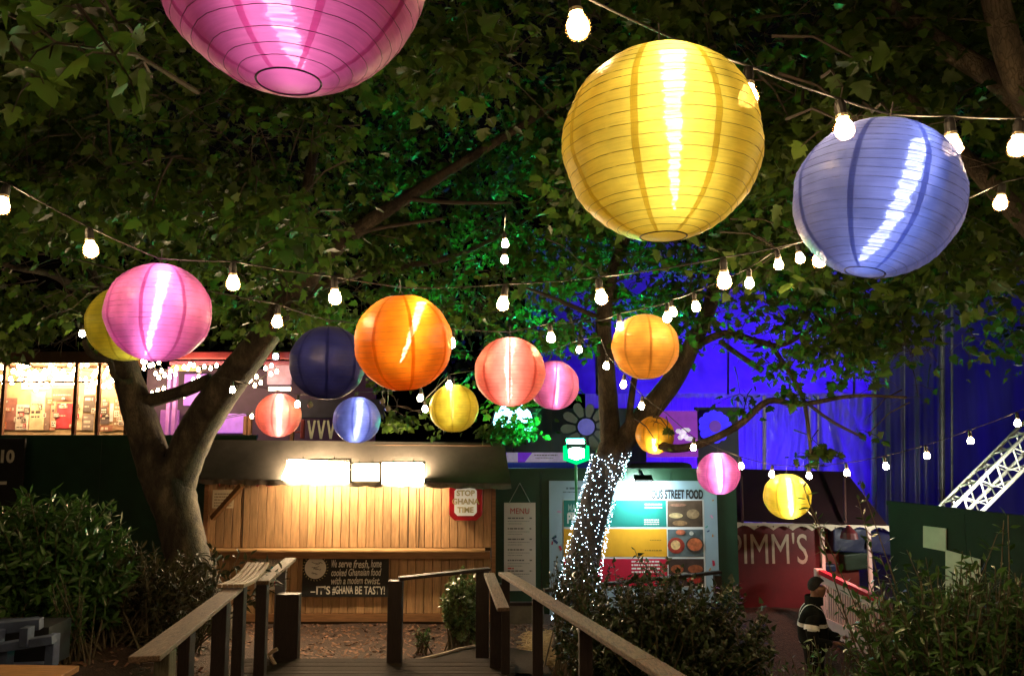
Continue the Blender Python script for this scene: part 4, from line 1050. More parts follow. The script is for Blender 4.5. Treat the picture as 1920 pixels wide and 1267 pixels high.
# ================================================================= LANTERNS
RL = 0.219
M_wire = mat('lantern_wire', (.05, .04, .04), .5)
def lantern(px, py, Rp, colname, col, label, streak=None, sw=(.1, .04), power=20.0, transp=.085, tilt=(0, 0), seams=8, wirecol=None, ybias=1.0, rot=0.0):
    Y = F * .225 / Rp
    # distance along the sight line, so that the lantern has its real size
    c = P(px, py, Y); dirn = (c - Vector((0, 0, EYE))).normalized()
    c = Vector((0, 0, EYE)) + dirn * (F * .225 / Rp) * math.sqrt(1 + ((px - 960) / F) ** 2 + ((py - 633.5) / F) ** 2)
    t = thing('paper_lantern', label, 'lantern', c, (tilt[0], tilt[1], rot), group='round lanterns hung over the path')
    R = RL; Rz = RL * .985
    th0 = .235                                 # opening half-angle top and bottom
    nr = 22
    rj = random.Random(label + 'ribs'); angs = [th0 + (math.pi - 2 * th0) * (i + (rj.uniform(-.16, .16) if 0 < i < nr else 0)) / nr for i in range(nr + 1)]
    prof = []
    for i in range(nr + 1):
        a = angs[i]
        prof.append((R * math.sin(a), Rz * math.cos(a)))
        if i < nr:
            for s_ in (.5,):
                a2 = (angs[i] + angs[i + 1]) / 2; k = 1.006
                prof.append((R * k * math.sin(a2), Rz * k * math.cos(a2)))
    fm = fabric('nylon_' + colname, col, transp)
    mb = MB(); mb.lathe(prof, 48)
    # gentle crumpling
    rr = random.Random(label); ph = [rr.uniform(0, 6) for _ in range(6)]
    def crumple(v):
        a = math.atan2(v[1], v[0]); k = 1 + .008 * math.sin(8 * a + ph[0]) + .009 * math.sin(3 * a + 9 * v[2] / R + ph[1]) + .004 * math.sin(17 * v[2] / R + 2 * a + ph[2])
        return (v[0] * k, v[1] * k, v[2])
    mb.v = [crumple(v) for v in mb.v]
    sh = mb.build('shell', fm, t, smooth=True, local=True)
    mb = MB()
    for k in range(seams):
        a = 2 * math.pi * k / seams; da = .055
        pts = []
        for r, z in prof:
            kk = 1.004
            d = Vector((math.cos(a), math.sin(a), 0)); s_ = Vector((-math.sin(a), math.cos(a), 0)); w = .0058 * (r / R) + .002
            pts += [d * (r * kk) + s_ * w + Vector((0, 0, z)), d * (r * kk) - s_ * w + Vector((0, 0, z))]
        mb.add(pts, [(2 * i, 2 * i + 1, 2 * i + 3, 2 * i + 2) for i in range(len(prof) - 1)])
    mb.v = [crumple(v) for v in mb.v]
    mb.build('gore_seams', fabric('seam_' + colname, tuple(np.array(col) ** .8), .34, .1, .1), sh, smooth=True, local=True)['kind'] = 'stuff'
    mb = MB()
    for i in range(0, len(prof), 2):
        r, z = prof[i]; n = 32
        mb.lathe([(r * 1.0042 + .0007 * math.cos(q), z + .0007 * math.sin(q)) for q in (0, 2.1, 4.2)], n, close=True)
    mb.v = [crumple(v) for v in mb.v]
    mb.build('wire_hoops', mat('hoop_' + colname, tuple(np.array(col) * .3), .5), sh, smooth=True, local=True)['kind'] = 'stuff'
    for z, s_ in ((prof[0][1], 1), (prof[-1][1], -1)):
        mb = MB(); mb.lathe([(prof[0][0] + .002 * math.cos(q), z + .002 * math.sin(q)) for q in (0, 1.57, 3.14, 4.71)], 32, close=True)
        mb.build('end_ring', M_wire, t, smooth=True, local=True)
    mb = MB(); mb.lathe([(.0002, prof[-1][1] - .004), (prof[-1][0] * .5, prof[-1][1] - .003), (prof[-1][0], prof[-1][1])], 24); mb.build('base_disc', fm, t, smooth=True, local=True)  # disc added over the opening so the base looks lit from inside
    mb = MB(); zt = prof[0][1]; rt = prof[0][0]
    mb.tube([(-rt, 0, zt), (-rt * .4, 0, zt - .02), (0, 0, zt + .03), (rt * .4, 0, zt - .02), (rt, 0, zt)], .0022, 5)
    mb.tube([(0, 0, zt + .03), (0, 0, zt + .075)], .002, 5)
    mb.build('hanger', M_wire, t, local=True)
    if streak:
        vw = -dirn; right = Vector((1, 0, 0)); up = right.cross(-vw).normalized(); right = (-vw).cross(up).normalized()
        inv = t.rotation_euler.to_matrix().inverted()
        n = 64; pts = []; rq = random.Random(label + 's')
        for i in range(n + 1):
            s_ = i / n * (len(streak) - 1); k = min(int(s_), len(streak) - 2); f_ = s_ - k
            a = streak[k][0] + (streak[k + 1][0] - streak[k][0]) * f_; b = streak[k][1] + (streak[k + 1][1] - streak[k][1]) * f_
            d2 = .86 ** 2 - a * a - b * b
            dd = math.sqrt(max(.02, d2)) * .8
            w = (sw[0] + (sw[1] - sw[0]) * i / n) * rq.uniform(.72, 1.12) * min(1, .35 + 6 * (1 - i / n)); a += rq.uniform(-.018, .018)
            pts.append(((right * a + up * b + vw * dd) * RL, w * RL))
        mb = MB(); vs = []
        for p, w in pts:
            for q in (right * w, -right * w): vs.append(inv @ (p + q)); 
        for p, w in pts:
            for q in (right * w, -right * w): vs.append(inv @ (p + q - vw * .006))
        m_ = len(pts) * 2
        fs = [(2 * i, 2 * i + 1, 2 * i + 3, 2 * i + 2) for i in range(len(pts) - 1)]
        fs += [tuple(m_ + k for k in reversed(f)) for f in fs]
        mb.add(vs, fs); mb.build('light_strip', emis('strip_%s_%g' % (colname, power), tuple(.72 + .28 * np.array(col) / max(col)), power * 1.25), t, local=True)  # emissive ribbon shaped like the bulb's highlight through the weave
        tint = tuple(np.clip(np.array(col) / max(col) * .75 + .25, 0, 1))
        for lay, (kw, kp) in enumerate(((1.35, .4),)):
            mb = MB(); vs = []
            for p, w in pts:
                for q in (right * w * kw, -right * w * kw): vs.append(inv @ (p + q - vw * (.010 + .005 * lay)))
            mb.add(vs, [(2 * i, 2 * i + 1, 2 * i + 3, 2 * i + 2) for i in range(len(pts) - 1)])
            mb.build('glow_diffuser', emis('glow_%s_%g_%d' % (colname, power, lay), tint, power * .8 * kp), t, local=True)  # wider, dimmer ribbon added as the highlight's soft edge
    # suspension thread
    return t, c, RL
PINK, YEL, BLUE, ORG = (.62, .16, .38), (.82, .64, .1), (.11, .145, .38), (.85, .28, .012)
CORAL, NAVY, TAN = (.85, .27, .2), (.045, .06, .34), (.66, .34, .06)
LAN = []
def L_(*a, **k):
    t, c, r = lantern(*a, **k); LAN.append((a[0], a[1], a[2], c)); return t, c
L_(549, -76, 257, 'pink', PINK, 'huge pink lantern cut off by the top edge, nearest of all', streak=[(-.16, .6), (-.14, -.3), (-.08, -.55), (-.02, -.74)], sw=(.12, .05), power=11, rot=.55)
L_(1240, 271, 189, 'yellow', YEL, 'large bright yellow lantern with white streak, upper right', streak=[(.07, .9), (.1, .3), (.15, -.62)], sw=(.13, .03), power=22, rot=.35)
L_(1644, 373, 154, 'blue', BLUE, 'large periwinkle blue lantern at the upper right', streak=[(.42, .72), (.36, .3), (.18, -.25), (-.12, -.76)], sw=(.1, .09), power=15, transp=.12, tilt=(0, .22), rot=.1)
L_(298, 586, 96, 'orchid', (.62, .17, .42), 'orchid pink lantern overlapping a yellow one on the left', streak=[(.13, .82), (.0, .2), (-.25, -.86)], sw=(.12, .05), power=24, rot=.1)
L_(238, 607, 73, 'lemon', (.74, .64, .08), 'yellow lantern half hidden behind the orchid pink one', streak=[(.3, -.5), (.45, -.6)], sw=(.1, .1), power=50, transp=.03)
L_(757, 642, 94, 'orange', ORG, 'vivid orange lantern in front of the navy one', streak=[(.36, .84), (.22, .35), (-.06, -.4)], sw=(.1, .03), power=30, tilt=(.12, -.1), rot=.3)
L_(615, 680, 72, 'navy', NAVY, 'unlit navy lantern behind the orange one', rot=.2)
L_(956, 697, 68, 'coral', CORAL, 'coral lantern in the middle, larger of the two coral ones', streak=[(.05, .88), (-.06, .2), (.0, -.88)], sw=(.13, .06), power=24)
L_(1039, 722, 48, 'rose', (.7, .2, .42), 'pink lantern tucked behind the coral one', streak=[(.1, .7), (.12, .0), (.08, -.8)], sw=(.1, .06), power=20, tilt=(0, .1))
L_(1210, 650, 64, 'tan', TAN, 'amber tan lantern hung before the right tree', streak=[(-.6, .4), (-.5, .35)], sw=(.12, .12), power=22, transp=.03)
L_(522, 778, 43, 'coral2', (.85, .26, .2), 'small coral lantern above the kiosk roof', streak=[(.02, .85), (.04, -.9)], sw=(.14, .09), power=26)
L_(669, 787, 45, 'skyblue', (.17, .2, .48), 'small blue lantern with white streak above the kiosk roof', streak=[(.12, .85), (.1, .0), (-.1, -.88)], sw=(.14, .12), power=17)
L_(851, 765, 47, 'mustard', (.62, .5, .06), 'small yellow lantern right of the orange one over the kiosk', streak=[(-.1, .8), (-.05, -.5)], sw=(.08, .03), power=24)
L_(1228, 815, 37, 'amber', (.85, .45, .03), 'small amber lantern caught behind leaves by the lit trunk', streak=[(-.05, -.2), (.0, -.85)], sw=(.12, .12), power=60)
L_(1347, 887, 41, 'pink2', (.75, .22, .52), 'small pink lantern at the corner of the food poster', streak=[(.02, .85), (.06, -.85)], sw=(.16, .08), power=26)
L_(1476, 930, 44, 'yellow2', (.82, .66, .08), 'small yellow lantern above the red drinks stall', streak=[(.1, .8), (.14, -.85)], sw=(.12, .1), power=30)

# ================================================================= FESTOON STRINGS
M_glass = None
def glassmat():
    m, n, l, b, out = nt('bulb_glass'); n.remove(b)
    tp = n.new('ShaderNodeBsdfTransparent'); tr = n.new('ShaderNodeBsdfTranslucent'); tr.inputs[0].default_value = (1, .5, .18, 1)
    gl_ = n.new('ShaderNodeBsdfGlossy'); gl_.inputs[1].default_value = .1
    m1 = n.new('ShaderNodeMixShader'); m1.inputs[0].default_value = .01; l.new(tp.outputs[0], m1.inputs[1]); l.new(tr.outputs[0], m1.inputs[2])
    m2 = n.new('ShaderNodeMixShader'); m2.inputs[0].default_value = .05; l.new(m1.outputs[0], m2.inputs[1]); l.new(gl_.outputs[0], m2.inputs[2])
    l.new(m2.outputs[0], out.inputs[0]); return m
M_glass = glassmat()
ME_core = bulbmesh('bulb', M_core, .86, 14)
ME_glass = bulbmesh('glass', M_glass, 1.05, 16)
mb = MB(); mb.lathe([(0, .03), (.0145, .03), (.0155, .036), (.0155, .066), (.012, .08), (0, .085)], 12); ME_sock = mb.mesh('socket', mat('black_socket', (.015, .014, .013), .5), smooth=False)
mb = MB(); mb.lathe([(0, .028), (.0175, .028), (.0175, .038), (0, .038)], 12); ME_col = mb.mesh('screw_collar', mat('bulb_collar', (.5, .4, .25), .4, metal=.7))
BULBS = []
def festoon(label, items, glass=False, sag=.012):
    pts = []
    first = P(items[0][1], items[0][2], items[0][3])
    t = thing('festoon_string', label, 'string lights', first, group='festoon light strings over the path')
    for kind, px, py, Y in items:
        p = P(px, py, Y)
        if kind == 'b':
            BULBS.append((px, py, Y))
            R = Euler((random.uniform(-.1, .1), random.uniform(-.16, .16), 0))
            lo = p - t.location
            s = link('socket', ME_sock, t); s.location = lo; s.rotation_euler = R
            b = link('bulb', ME_core, s)
            if glass:
                g = link('glass', ME_glass, s)
            k = link('screw_collar', ME_col, s)
            pts.append(p + R.to_matrix() @ Vector((0, 0, .088)))
        else: pts.append(p)
    path = []
    for i in range(len(pts) - 1):
        d = (pts[i + 1] - pts[i]).length
        for k in range(6):
            s_ = k / 6; q = pts[i].lerp(pts[i + 1], s_); q.z -= 4 * s_ * (1 - s_) * sag * d; path.append(q)
    path.append(pts[-1])
    mb = MB(); mb.tube(path, .0035, 6); mb.build('cable', M_cable, t, smooth=True)
    return t
festoon('nearest festoon string, crossing the upper right corner past the yellow and blue lanterns',
        [('c', 700, -330, 1.3), ('c', 960, -110, 1.6), ('b', 1083, 46, 1.78), ('c', 1268, 74, 1.86), ('b', 1402, 180, 2.02), ('b', 1583, 240, 2.1), ('c', 1668, 214, 2.16), ('b', 1785, 272, 2.25), ('b', 1908, 272, 2.35), ('c', 2100, 215, 2.6)], glass=True)
festoon('middle festoon string running the full width from the left edge to the right',
        [('c', -160, 290, 2.8), ('b', 4, 384, 2.9), ('b', 170, 466, 3.05), ('c', 298, 484, 3.3), ('b', 437, 529, 3.25), ('b', 628, 556, 3.4), ('c', 770, 540, 3.6), ('b', 943, 568, 3.55), ('b', 1127, 556, 3.4), ('b', 1358, 525, 3.0), ('b', 1537, 485, 3.1), ('c', 1700, 420, 3.3), ('b', 1876, 379, 3.3), ('c', 2080, 290, 3.4)], glass=True)
festoon('farther festoon string carrying the navy, coral and tan lanterns',
        [('c', 120, 480, 3.9), ('b', 520, 602, 4.0), ('c', 615, 600, 4.4), ('b', 846, 643, 4.7), ('c', 956, 622, 4.9), ('b', 1033, 632, 4.9), ('c', 1130, 600, 4.95), ('b', 1163, 612, 5.15), ('b', 1251, 594, 4.8), ('b', 1262, 584, 5.4), ('b', 1305, 574, 4.8), ('b', 1405, 530, 4.6), ('b', 1460, 495, 4.6), ('b', 1500, 483, 4.6), ('c', 1600, 420, 4.7), ('c', 1750, 330, 5.2)], glass=True)
festoon('low festoon string swooping past the red stall and up to the truss',
        [('c', 1125, 630, 6.6), ('b', 1137, 685, 6.6), ('b', 1169, 720, 6.7), ('b', 1203, 760, 6.9), ('c', 1250, 775, 7.3), ('b', 1300, 838, 7.2), ('b', 1390, 873, 7.5), ('b', 1447, 888, 7.6), ('b', 1517, 891, 7.6), ('b', 1588, 885, 7.4), ('b', 1661, 873, 7.2), ('b', 1738, 853, 7.0), ('b', 1820, 825, 6.8), ('b', 1908, 792, 6.6), ('c', 2050, 700, 6.4)], glass=True)
festoon('sparse festoon string over the kiosk roof with the small lanterns',
        [('c', 60, 560, 7.2), ('b', 154, 625, 7.2), ('b', 270, 676, 7.3), ('b', 436, 730, 7.4), ('b', 558, 757, 7.5), ('c', 669, 735, 7.5), ('b', 788, 745, 7.2), ('b', 797, 766, 7.4), ('b', 842, 720, 7.0), ('c', 960, 680, 7.0), ('b', 1086, 655, 7.0), ('c', 1125, 630, 6.9)])
festoon('short string of small bulbs dangling in the leaves above the coral lantern',
        [('c', 948, 400, 5.2), ('b', 947, 456, 5.6), ('b', 946, 486, 5.5), ('c', 946, 520, 5.4)])
# unseen strings added overhead and beside the viewer to light shrubs and leaves
def unseen_festoon(label, pts):
    t = thing('festoon_string', label, 'string lights', pts[0], group='festoon light strings over the path')
    for p in pts:
        p = Vector(p); s = link('socket', ME_sock, t); s.location = p - t.location; link('bulb', ME_core, s)
    mb = MB(); mb.tube([Vector(p) + Vector((0, 0, .088)) for p in pts], .0035, 6); mb.build('cable', M_cable, t, smooth=True)
unseen_festoon('festoon string continuing overhead behind the viewer, out of the picture', [(-3.2 + .8 * k, -.6 - .1 * k, 4.5 - .12 * math.sin(k * .5)) for k in range(10)])
unseen_festoon('festoon string left of the viewer, out of the picture', [(-3.3 - .22 * k, .2 + .75 * k, 3.9 - .05 * math.sin(k)) for k in range(8)])
unseen_festoon('festoon string right of the viewer, out of the picture', [(3.4 + .2 * k, .8 + .8 * k, 3.9 - .05 * math.sin(k)) for k in range(6)])

unseen_festoon('second festoon string left of the viewer, beside the laurel, out of the picture', [(-5.6 - .2 * k, 5.8 + .8 * k, 3.2 - .05 * math.sin(k)) for k in range(4)])
unseen_festoon('second festoon string right of the viewer, over the glossy shrub, out of the picture', [(3.6 + .45 * k, 3.0 + .7 * k, 3.3 + .04 * math.sin(k)) for k in range(4)])

# ================================================================= TREES
def barkmat():
    m, n, l, b, out = nt('mottled_bark')
    tc = n.new('ShaderNodeTexCoord'); mp = n.new('ShaderNodeMapping'); mp.inputs['Scale'].default_value = (1, 1, .45); l.new(tc.outputs['Object'], mp.inputs[0])
    wz = n.new('ShaderNodeTexNoise'); wz.inputs['Scale'].default_value = 6; wz.inputs['Detail'].default_value = 4; l.new(mp.outputs[0], wz.inputs[0])
    ad = n.new('ShaderNodeMixRGB'); ad.blend_type = 'ADD'; ad.inputs[0].default_value = .25; l.new(mp.outputs[0], ad.inputs[1]); l.new(wz.outputs['Color'], ad.inputs[2])
    vo = n.new('ShaderNodeTexVoronoi'); vo.feature = 'DISTANCE_TO_EDGE'; vo.inputs['Scale'].default_value = 30; l.new(ad.outputs[0], vo.inputs['Vector'])
    nz = n.new('ShaderNodeTexNoise'); nz.inputs['Scale'].default_value = 5; nz.inputs['Detail'].default_value = 9; nz.inputs['Roughness'].default_value = .65; l.new(mp.outputs[0], nz.inputs[0])
    rp = n.new('ShaderNodeValToRGB'); e = rp.color_ramp.elements
    e[0].position = .38; e[0].color = (.016, .011, .008, 1); e[1].position = .66; e[1].color = (.12, .095, .06, 1)
    k = e.new(.52); k.color = (.055, .042, .027, 1)
    l.new(nz.outputs[0], rp.inputs[0])
    cr = n.new('ShaderNodeMapRange'); cr.inputs['From Max'].default_value = .12; cr.inputs['To Min'].default_value = .6; l.new(vo.outputs['Distance'], cr.inputs[0])
    mu = n.new('ShaderNodeMixRGB'); mu.blend_type = 'MULTIPLY'; mu.inputs[0].default_value = 1; l.new(rp.outputs[0], mu.inputs[1]); l.new(cr.outputs[0], mu.inputs[2])
    l.new(mu.outputs[0], b.inputs['Base Color']); b.inputs['Roughness'].default_value = .9
    b1 = n.new('ShaderNodeBump'); b1.inputs['Strength'].default_value = .5; b1.inputs['Distance'].default_value = .03; l.new(cr.outputs[0], b1.inputs['Height'])
    b2 = n.new('ShaderNodeBump'); b2.inputs['Strength'].default_value = .8; b2.inputs['Distance'].default_value = .02; l.new(nz.outputs[0], b2.inputs['Height']); l.new(b1.outputs[0], b2.inputs['Normal'])
    l.new(b2.outputs[0], b.inputs['Normal']); return m
M_bark = barkmat()
M_twig = mat('twig_bark', (.05, .038, .028), .85, bump=.3)
def limb(mb, pts, n=12, sub=5, jit=.03):
    """pts: (px,py,Y,half-width px)"""
    P3 = [P(a, b, c) for a, b, c, d in pts]; rr = [d * mpp(c) for a, b, c, d in pts]
    path, rad = [], []
    m = len(P3)
    for i in range(m - 1):
        p0, p1, p2, p3 = P3[max(i - 1, 0)], P3[i], P3[i + 1], P3[min(i + 2, m - 1)]
        for k in range(sub):
            s = k / sub
            q = .5 * ((2 * p1) + (p2 - p0) * s + (2 * p0 - 5 * p1 + 4 * p2 - p3) * s * s + (3 * p1 - p0 - 3 * p2 + p3) * s ** 3)
            path.append(q); rad.append(rr[i] + (rr[i + 1] - rr[i]) * s)
    path.append(P3[-1]); rad.append(rr[-1])
    mb.tube(path, rad, n, jit=jit)
    return path
def tree(label, base, trunk, limbs, twigs=(), rs=1.0):
    trunk = [(a, b, c, d * rs) for a, b, c, d in trunk]; limbs = [[(a, b, c, d * rs) for a, b, c, d in l] for l in limbs]
    t = thing('tree', label, 'tree', base)
    mb = MB(); limb(mb, trunk, 20, 6, .035); mb.build('trunk', M_bark, t, smooth=True)
    for l in limbs: mb = MB(); limb(mb, l, 12); mb.build('branch', M_bark, t, smooth=True)
    if twigs:
        for l in twigs: mb = MB(); limb(mb, l, 6, 4); mb.build('twig', M_twig, t, smooth=True)
    return t
treeL = tree('thick forked tree on the left with a pale blotched trunk', P(400, 1215, 10.3),
    [(418, 1235, 10.3, 62), (398, 1180, 10.3, 56), (372, 1110, 10.3, 52), (348, 1030, 10.3, 47), (332, 960, 10.3, 48), (318, 910, 10.3, 56), (314, 880, 10.3, 50), (314, 855, 10.3, 22)],
    [[(312, 935, 10.3, 38), (293, 880, 10.3, 41), (268, 800, 10.3, 37), (246, 730, 10.2, 33), (232, 680, 10.1, 30), (205, 600, 9.8, 25), (150, 480, 9.5, 20), (90, 330, 9, 16), (40, 180, 8.4, 12)],
     [(328, 930, 10.3, 40), (342, 872, 10.3, 44), (368, 810, 10.2, 43), (405, 750, 10.0, 41), (450, 690, 9.7, 37), (505, 620, 9.3, 32), (560, 545, 9, 26), (640, 455, 8.6, 19), (760, 372, 8.2, 15), (900, 285, 8, 11), (1050, 190, 7.8, 7)],
     [(500, 625, 9.3, 22), (540, 530, 9.2, 19), (565, 420, 9, 15), (590, 280, 8.6, 11), (640, 120, 8, 8)],
     [(560, 560, 9, 15), (640, 520, 9.2, 12), (760, 500, 9.3, 9), (880, 470, 9.6, 6), (1010, 400, 9.8, 4)],
     [(275, 752, 10.3, 18), (330, 738, 10.1, 15), (395, 712, 10, 16)],
     [(246, 712, 10, 7), (226, 716, 9.9, 7), (212, 700, 9.8, 7), (205, 678, 9.8, 7), (180, 670, 9.7, 7), (164, 655, 9.7, 7), (158, 638, 9.7, 5)],
     [(200, 590, 9.8, 12), (110, 520, 9.2, 9), (20, 500, 8.8, 6), (-60, 470, 8.5, 4)]],
    [[(150, 480, 9.5, 6), (230, 420, 9.1, 4), (330, 380, 8.7, 3), (420, 300, 8.4, 2)], [(640, 455, 8.6, 5), (700, 430, 8.4, 4), (830, 410, 8.2, 3)], [(760, 372, 8.2, 5), (850, 380, 8.0, 4), (960, 380, 7.8, 2)], [(200, 160, 6, 3), (205, 260, 6, 3), (212, 310, 6, 3), (225, 340, 6, 2)]], rs=.8)
treeR = tree('slim tree right of centre, its trunk wrapped in fairy lights', P(1078, 1190, 9.6),
    [(1072, 1215, 9.6, 44), (1080, 1140, 9.6, 38), (1092, 1060, 9.6, 35), (1108, 980, 9.6, 33), (1128, 905, 9.6, 32), (1146, 855, 9.6, 34), (1152, 832, 9.6, 32), (1154, 812, 9.6, 14)],
    [[(1146, 838, 9.6, 24), (1141, 760, 9.6, 21), (1136, 680, 9.5, 19), (1132, 600, 9.4, 17), (1146, 520, 9.2, 14), (1180, 430, 9, 11), (1230, 330, 8.6, 8), (1260, 200, 8.2, 6)],
     [(1160, 838, 9.6, 25), (1212, 775, 9.5, 25), (1262, 712, 9.4, 23), (1298, 645, 9.3, 19), (1332, 570, 9.2, 16), (1350, 480, 9.0, 13), (1390, 400, 8.7, 10), (1480, 330, 8.4, 8), (1600, 240, 8, 5)],
     [(1178, 800, 9.5, 8), (1186, 730, 9.4, 7), (1200, 660, 9.3, 6), (1215, 600, 9.2, 4)],
     [(1205, 790, 9.5, 12), (1240, 835, 8.9, 10), (1300, 836, 8.7, 9), (1380, 800, 8.7, 8), (1440, 752, 8.6, 7), (1500, 758, 8.5, 6), (1600, 742, 8.4, 4), (1700, 745, 8.3, 3)],
     [(1300, 650, 9.3, 9), (1360, 625, 9.0, 8), (1420, 640, 8.8, 7), (1470, 645, 8.7, 6), (1560, 595, 8.5, 5), (1700, 545, 8.2, 3)],
     [(1350, 640, 9.0, 6), (1385, 665, 8.9, 6), (1430, 695, 8.8, 7)],
     [(1440, 640, 8.8, 6), (1475, 690, 8.7, 5), (1505, 745, 8.6, 5), (1515, 800, 8.5, 4), (1520, 850, 8.5, 3)]],
    [[(1500, 745, 8.6, 3), (1560, 790, 8.5, 3), (1620, 820, 8.4, 2)], [(1132, 600, 9.4, 5), (1040, 560, 9.0, 4), (960, 530, 8.6, 2)], [(1350, 480, 9, 4), (1280, 430, 8.6, 3), (1200, 400, 8.2, 2)]], rs=.85)
treeN = tree('overhanging tree at the right edge with heavy dark limbs', (4.6, 4.6, gz(4.6, 4.6)),
    [(2240, 1700, 5.0, 70), (2225, 1300, 4.9, 62), (2200, 900, 4.8, 58), (2150, 600, 4.7, 54), (2100, 430, 4.6, 50)],
    [[(2110, 470, 4.6, 36), (2010, 300, 4.6, 30), (1890, 165, 4.6, 24), (1780, 95, 4.7, 19), (1690, 25, 4.8, 15), (1580, -70, 5, 11), (1420, -140, 5.2, 7)],
     [(2140, 640, 4.7, 28), (1990, 490, 4.7, 22), (1880, 370, 4.9, 19), (1800, 285, 5.1, 15), (1730, 205, 5.3, 10), (1640, 120, 5.5, 6)],
     [(2050, 340, 4.6, 28), (1930, 190, 4.4, 26), (1880, 60, 4.4, 26), (1850, -80, 4.4, 22)]],
    [[(1640, 470, 4.2, 2), (1660, 420, 4.2, 3), (1490, 330, 5, 3), (1500, 250, 5.1, 3), (1510, 100, 5.2, 3)]])

def clumps(regions):
    C = []
    for (x0, x1, y0, y1, Ya, Yb, n, nl, rad) in regions:
        for i in range(n):
            C.append((random.uniform(x0, x1), random.uniform(y0, y1), random.uniform(Ya, Yb), max(2, int(nl * random.uniform(.6, 1.4))), rad * random.uniform(.7, 1.3)))
    return C
def canopy(t, regions, lo, hi, nobj, material, tw=True, gaps=True):
    pos, M3, size = [], [], []
    mbt = MB()
    for px, py, Y, nl, rad in clumps(regions):
        c = np.array(P(px, py, Y))
        sp = np.clip(rng.normal(0, .5, (nl, 3)), -1, 1) * np.array([rad, rad, rad * .42])
        sp[:, 2] -= .35 * np.linalg.norm(sp[:, :2], axis=1)
        p = c + sp
        out = sp * np.array([1, 1, .2]) + rng.normal(0, rad * .5, (nl, 3)); out[:, 2] -= rad * rng.uniform(.2, .9, nl)
        up = np.stack([rng.normal(0, .55, nl), rng.normal(-.35, .55, nl), rng.uniform(.25, 1.0, nl)], 1)
        pos.append(p); M3.append(rotmats(up, out)); size.append(rng.uniform(lo, hi, nl))
        if tw:
            cc = Vector(c)
            top = cc + Vector((random.uniform(-.4, .4), random.uniform(-.2, .6), random.uniform(.1, .35)))
            mbt.tube([top, cc.lerp(top, .5) + Vector((0, 0, .05)), cc], [.009, .006, .004], 4, cap=False)
            for k in range(4):
                q = Vector(p[random.randrange(nl)]); mbt.tube([cc, cc.lerp(q, .6) + Vector((0, 0, .02)), q], [.004, .003, .002], 3, cap=False)
    pos = np.concatenate(pos); M3 = np.concatenate(M3); size = np.concatenate(size)
    # thin out leaves that would touch or screen the lanterns and bulbs
    dz = pos[:, 2] - EYE; fw = pos[:, 1] * CP + dz * SP; upv = -pos[:, 1] * SP + dz * CP
    px = 960 + F * pos[:, 0] / fw; py = 633.5 - F * upv / fw
    keep = np.ones(len(pos), bool)
    for k, (lx, ly, lr, c) in enumerate(LAN):
        if k == 13: continue
        d = np.hypot(px - lx, py - ly); keep &= ~((d < lr + 14) & (pos[:, 1] < c.y + .35))
    for bx, by, bY in BULBS:
        d = np.hypot(px - bx, py - by); keep &= ~((d < 42 / bY + 9) & (pos[:, 1] < bY + .12))
    if gaps:
        from mathutils import noise as mn
        for i in np.nonzero(keep)[0]:
            p = pos[i]; v = mn.noise(Vector((p[0] * 1.15, p[1] * .9, p[2] * 1.9))) + .5 * mn.noise(Vector((p[0] * 3.1, p[1] * 2.6, p[2] * 4.5 + 7)))
            if v < -.02 and p[1] > 3.4: keep[i] = False
    pos, M3, size = pos[keep], M3[keep], size[keep]
    foliage(t, 'maple', pos, M3, size, material, nobj, 'crown', t.location)
    if tw and mbt.v: mbt.build('fine_twigs', M_twig, t)['kind'] = 'stuff'
    return len(pos)
M_leafA = leafmat('tree_leaf', (.018, .046, .009), (.085, .135, .02), .5, .5, .35)
n1 = canopy(treeL, [(-120, 960, -160, 120, 4.2, 9.5, 168, 95, .55), (-120, 590, 100, 430, 4.8, 10.5, 165, 95, .55), (590, 960, 100, 430, 8.6, 11.6, 78, 80, .5), (-80, 560, 400, 590, 7, 11, 89, 86, .5), (-80, 170, 560, 660, 8, 11, 24, 74, .4),
                    (540, 1000, 400, 600, 8.8, 12, 96, 80, .5), (870, 1050, 590, 750, 10.2, 11.4, 14, 61, .42), (690, 860, 600, 800, 11.2, 13.2, 17, 74, .4), (380, 660, 560, 640, 10.8, 12.5, 17, 69, .4),
                    (915, 1005, 770, 850, 12.0, 14.5, 15, 48, .3), (-20, 270, -60, 170, 1.9, 2.9, 14, 6, .16)], .055, .12, 300, M_leafA)
n2 = canopy(treeR, [(1040, 1480, 300, 500, 7, 11, 78, 82, .5), (1020, 1330, 460, 640, 8.5, 11, 52, 53, .4), (1280, 1560, 460, 600, 8, 10, 36, 45, .36), (1500, 1920, 480, 660, 7, 9.5, 70, 62, .42),
                    (1380, 1560, 600, 800, 8.2, 8.9, 15, 15, .22), (1480, 1560, 825, 860, 8.4, 8.6, 2, 45, .2), (1560, 1760, 640, 800, 8, 9, 13, 15, .26), (1600, 1640, 780, 830, 8.3, 8.6, 2, 12, .16), (1225, 1265, 790, 845, 8.3, 8.6, 4, 6, .11), (1195, 1300, 540, 640, 9.8, 11, 6, 20, .3), (1840, 1960, 600, 700, 8, 9, 4, 17, .3)], .055, .115, 300, M_leafA)
n3 = canopy(treeN, [(940, 1500, -160, 130, 4.8, 9.5, 112, 86, .55), (940, 1090, 120, 330, 8.2, 11, 34, 80, .5), (1090, 1500, 120, 330, 4.8, 9.5, 80, 86, .55), (1480, 2000, -160, 330, 4.6, 9.0, 168, 82, .55), (1430, 1960, 320, 500, 5.2, 9, 89, 74, .5), (1560, 1680, 90, 240, 2.6, 3.2, 5, 7, .16)], .055, .12, 300, M_leafA)
print('leaves', n1, n2, n3)
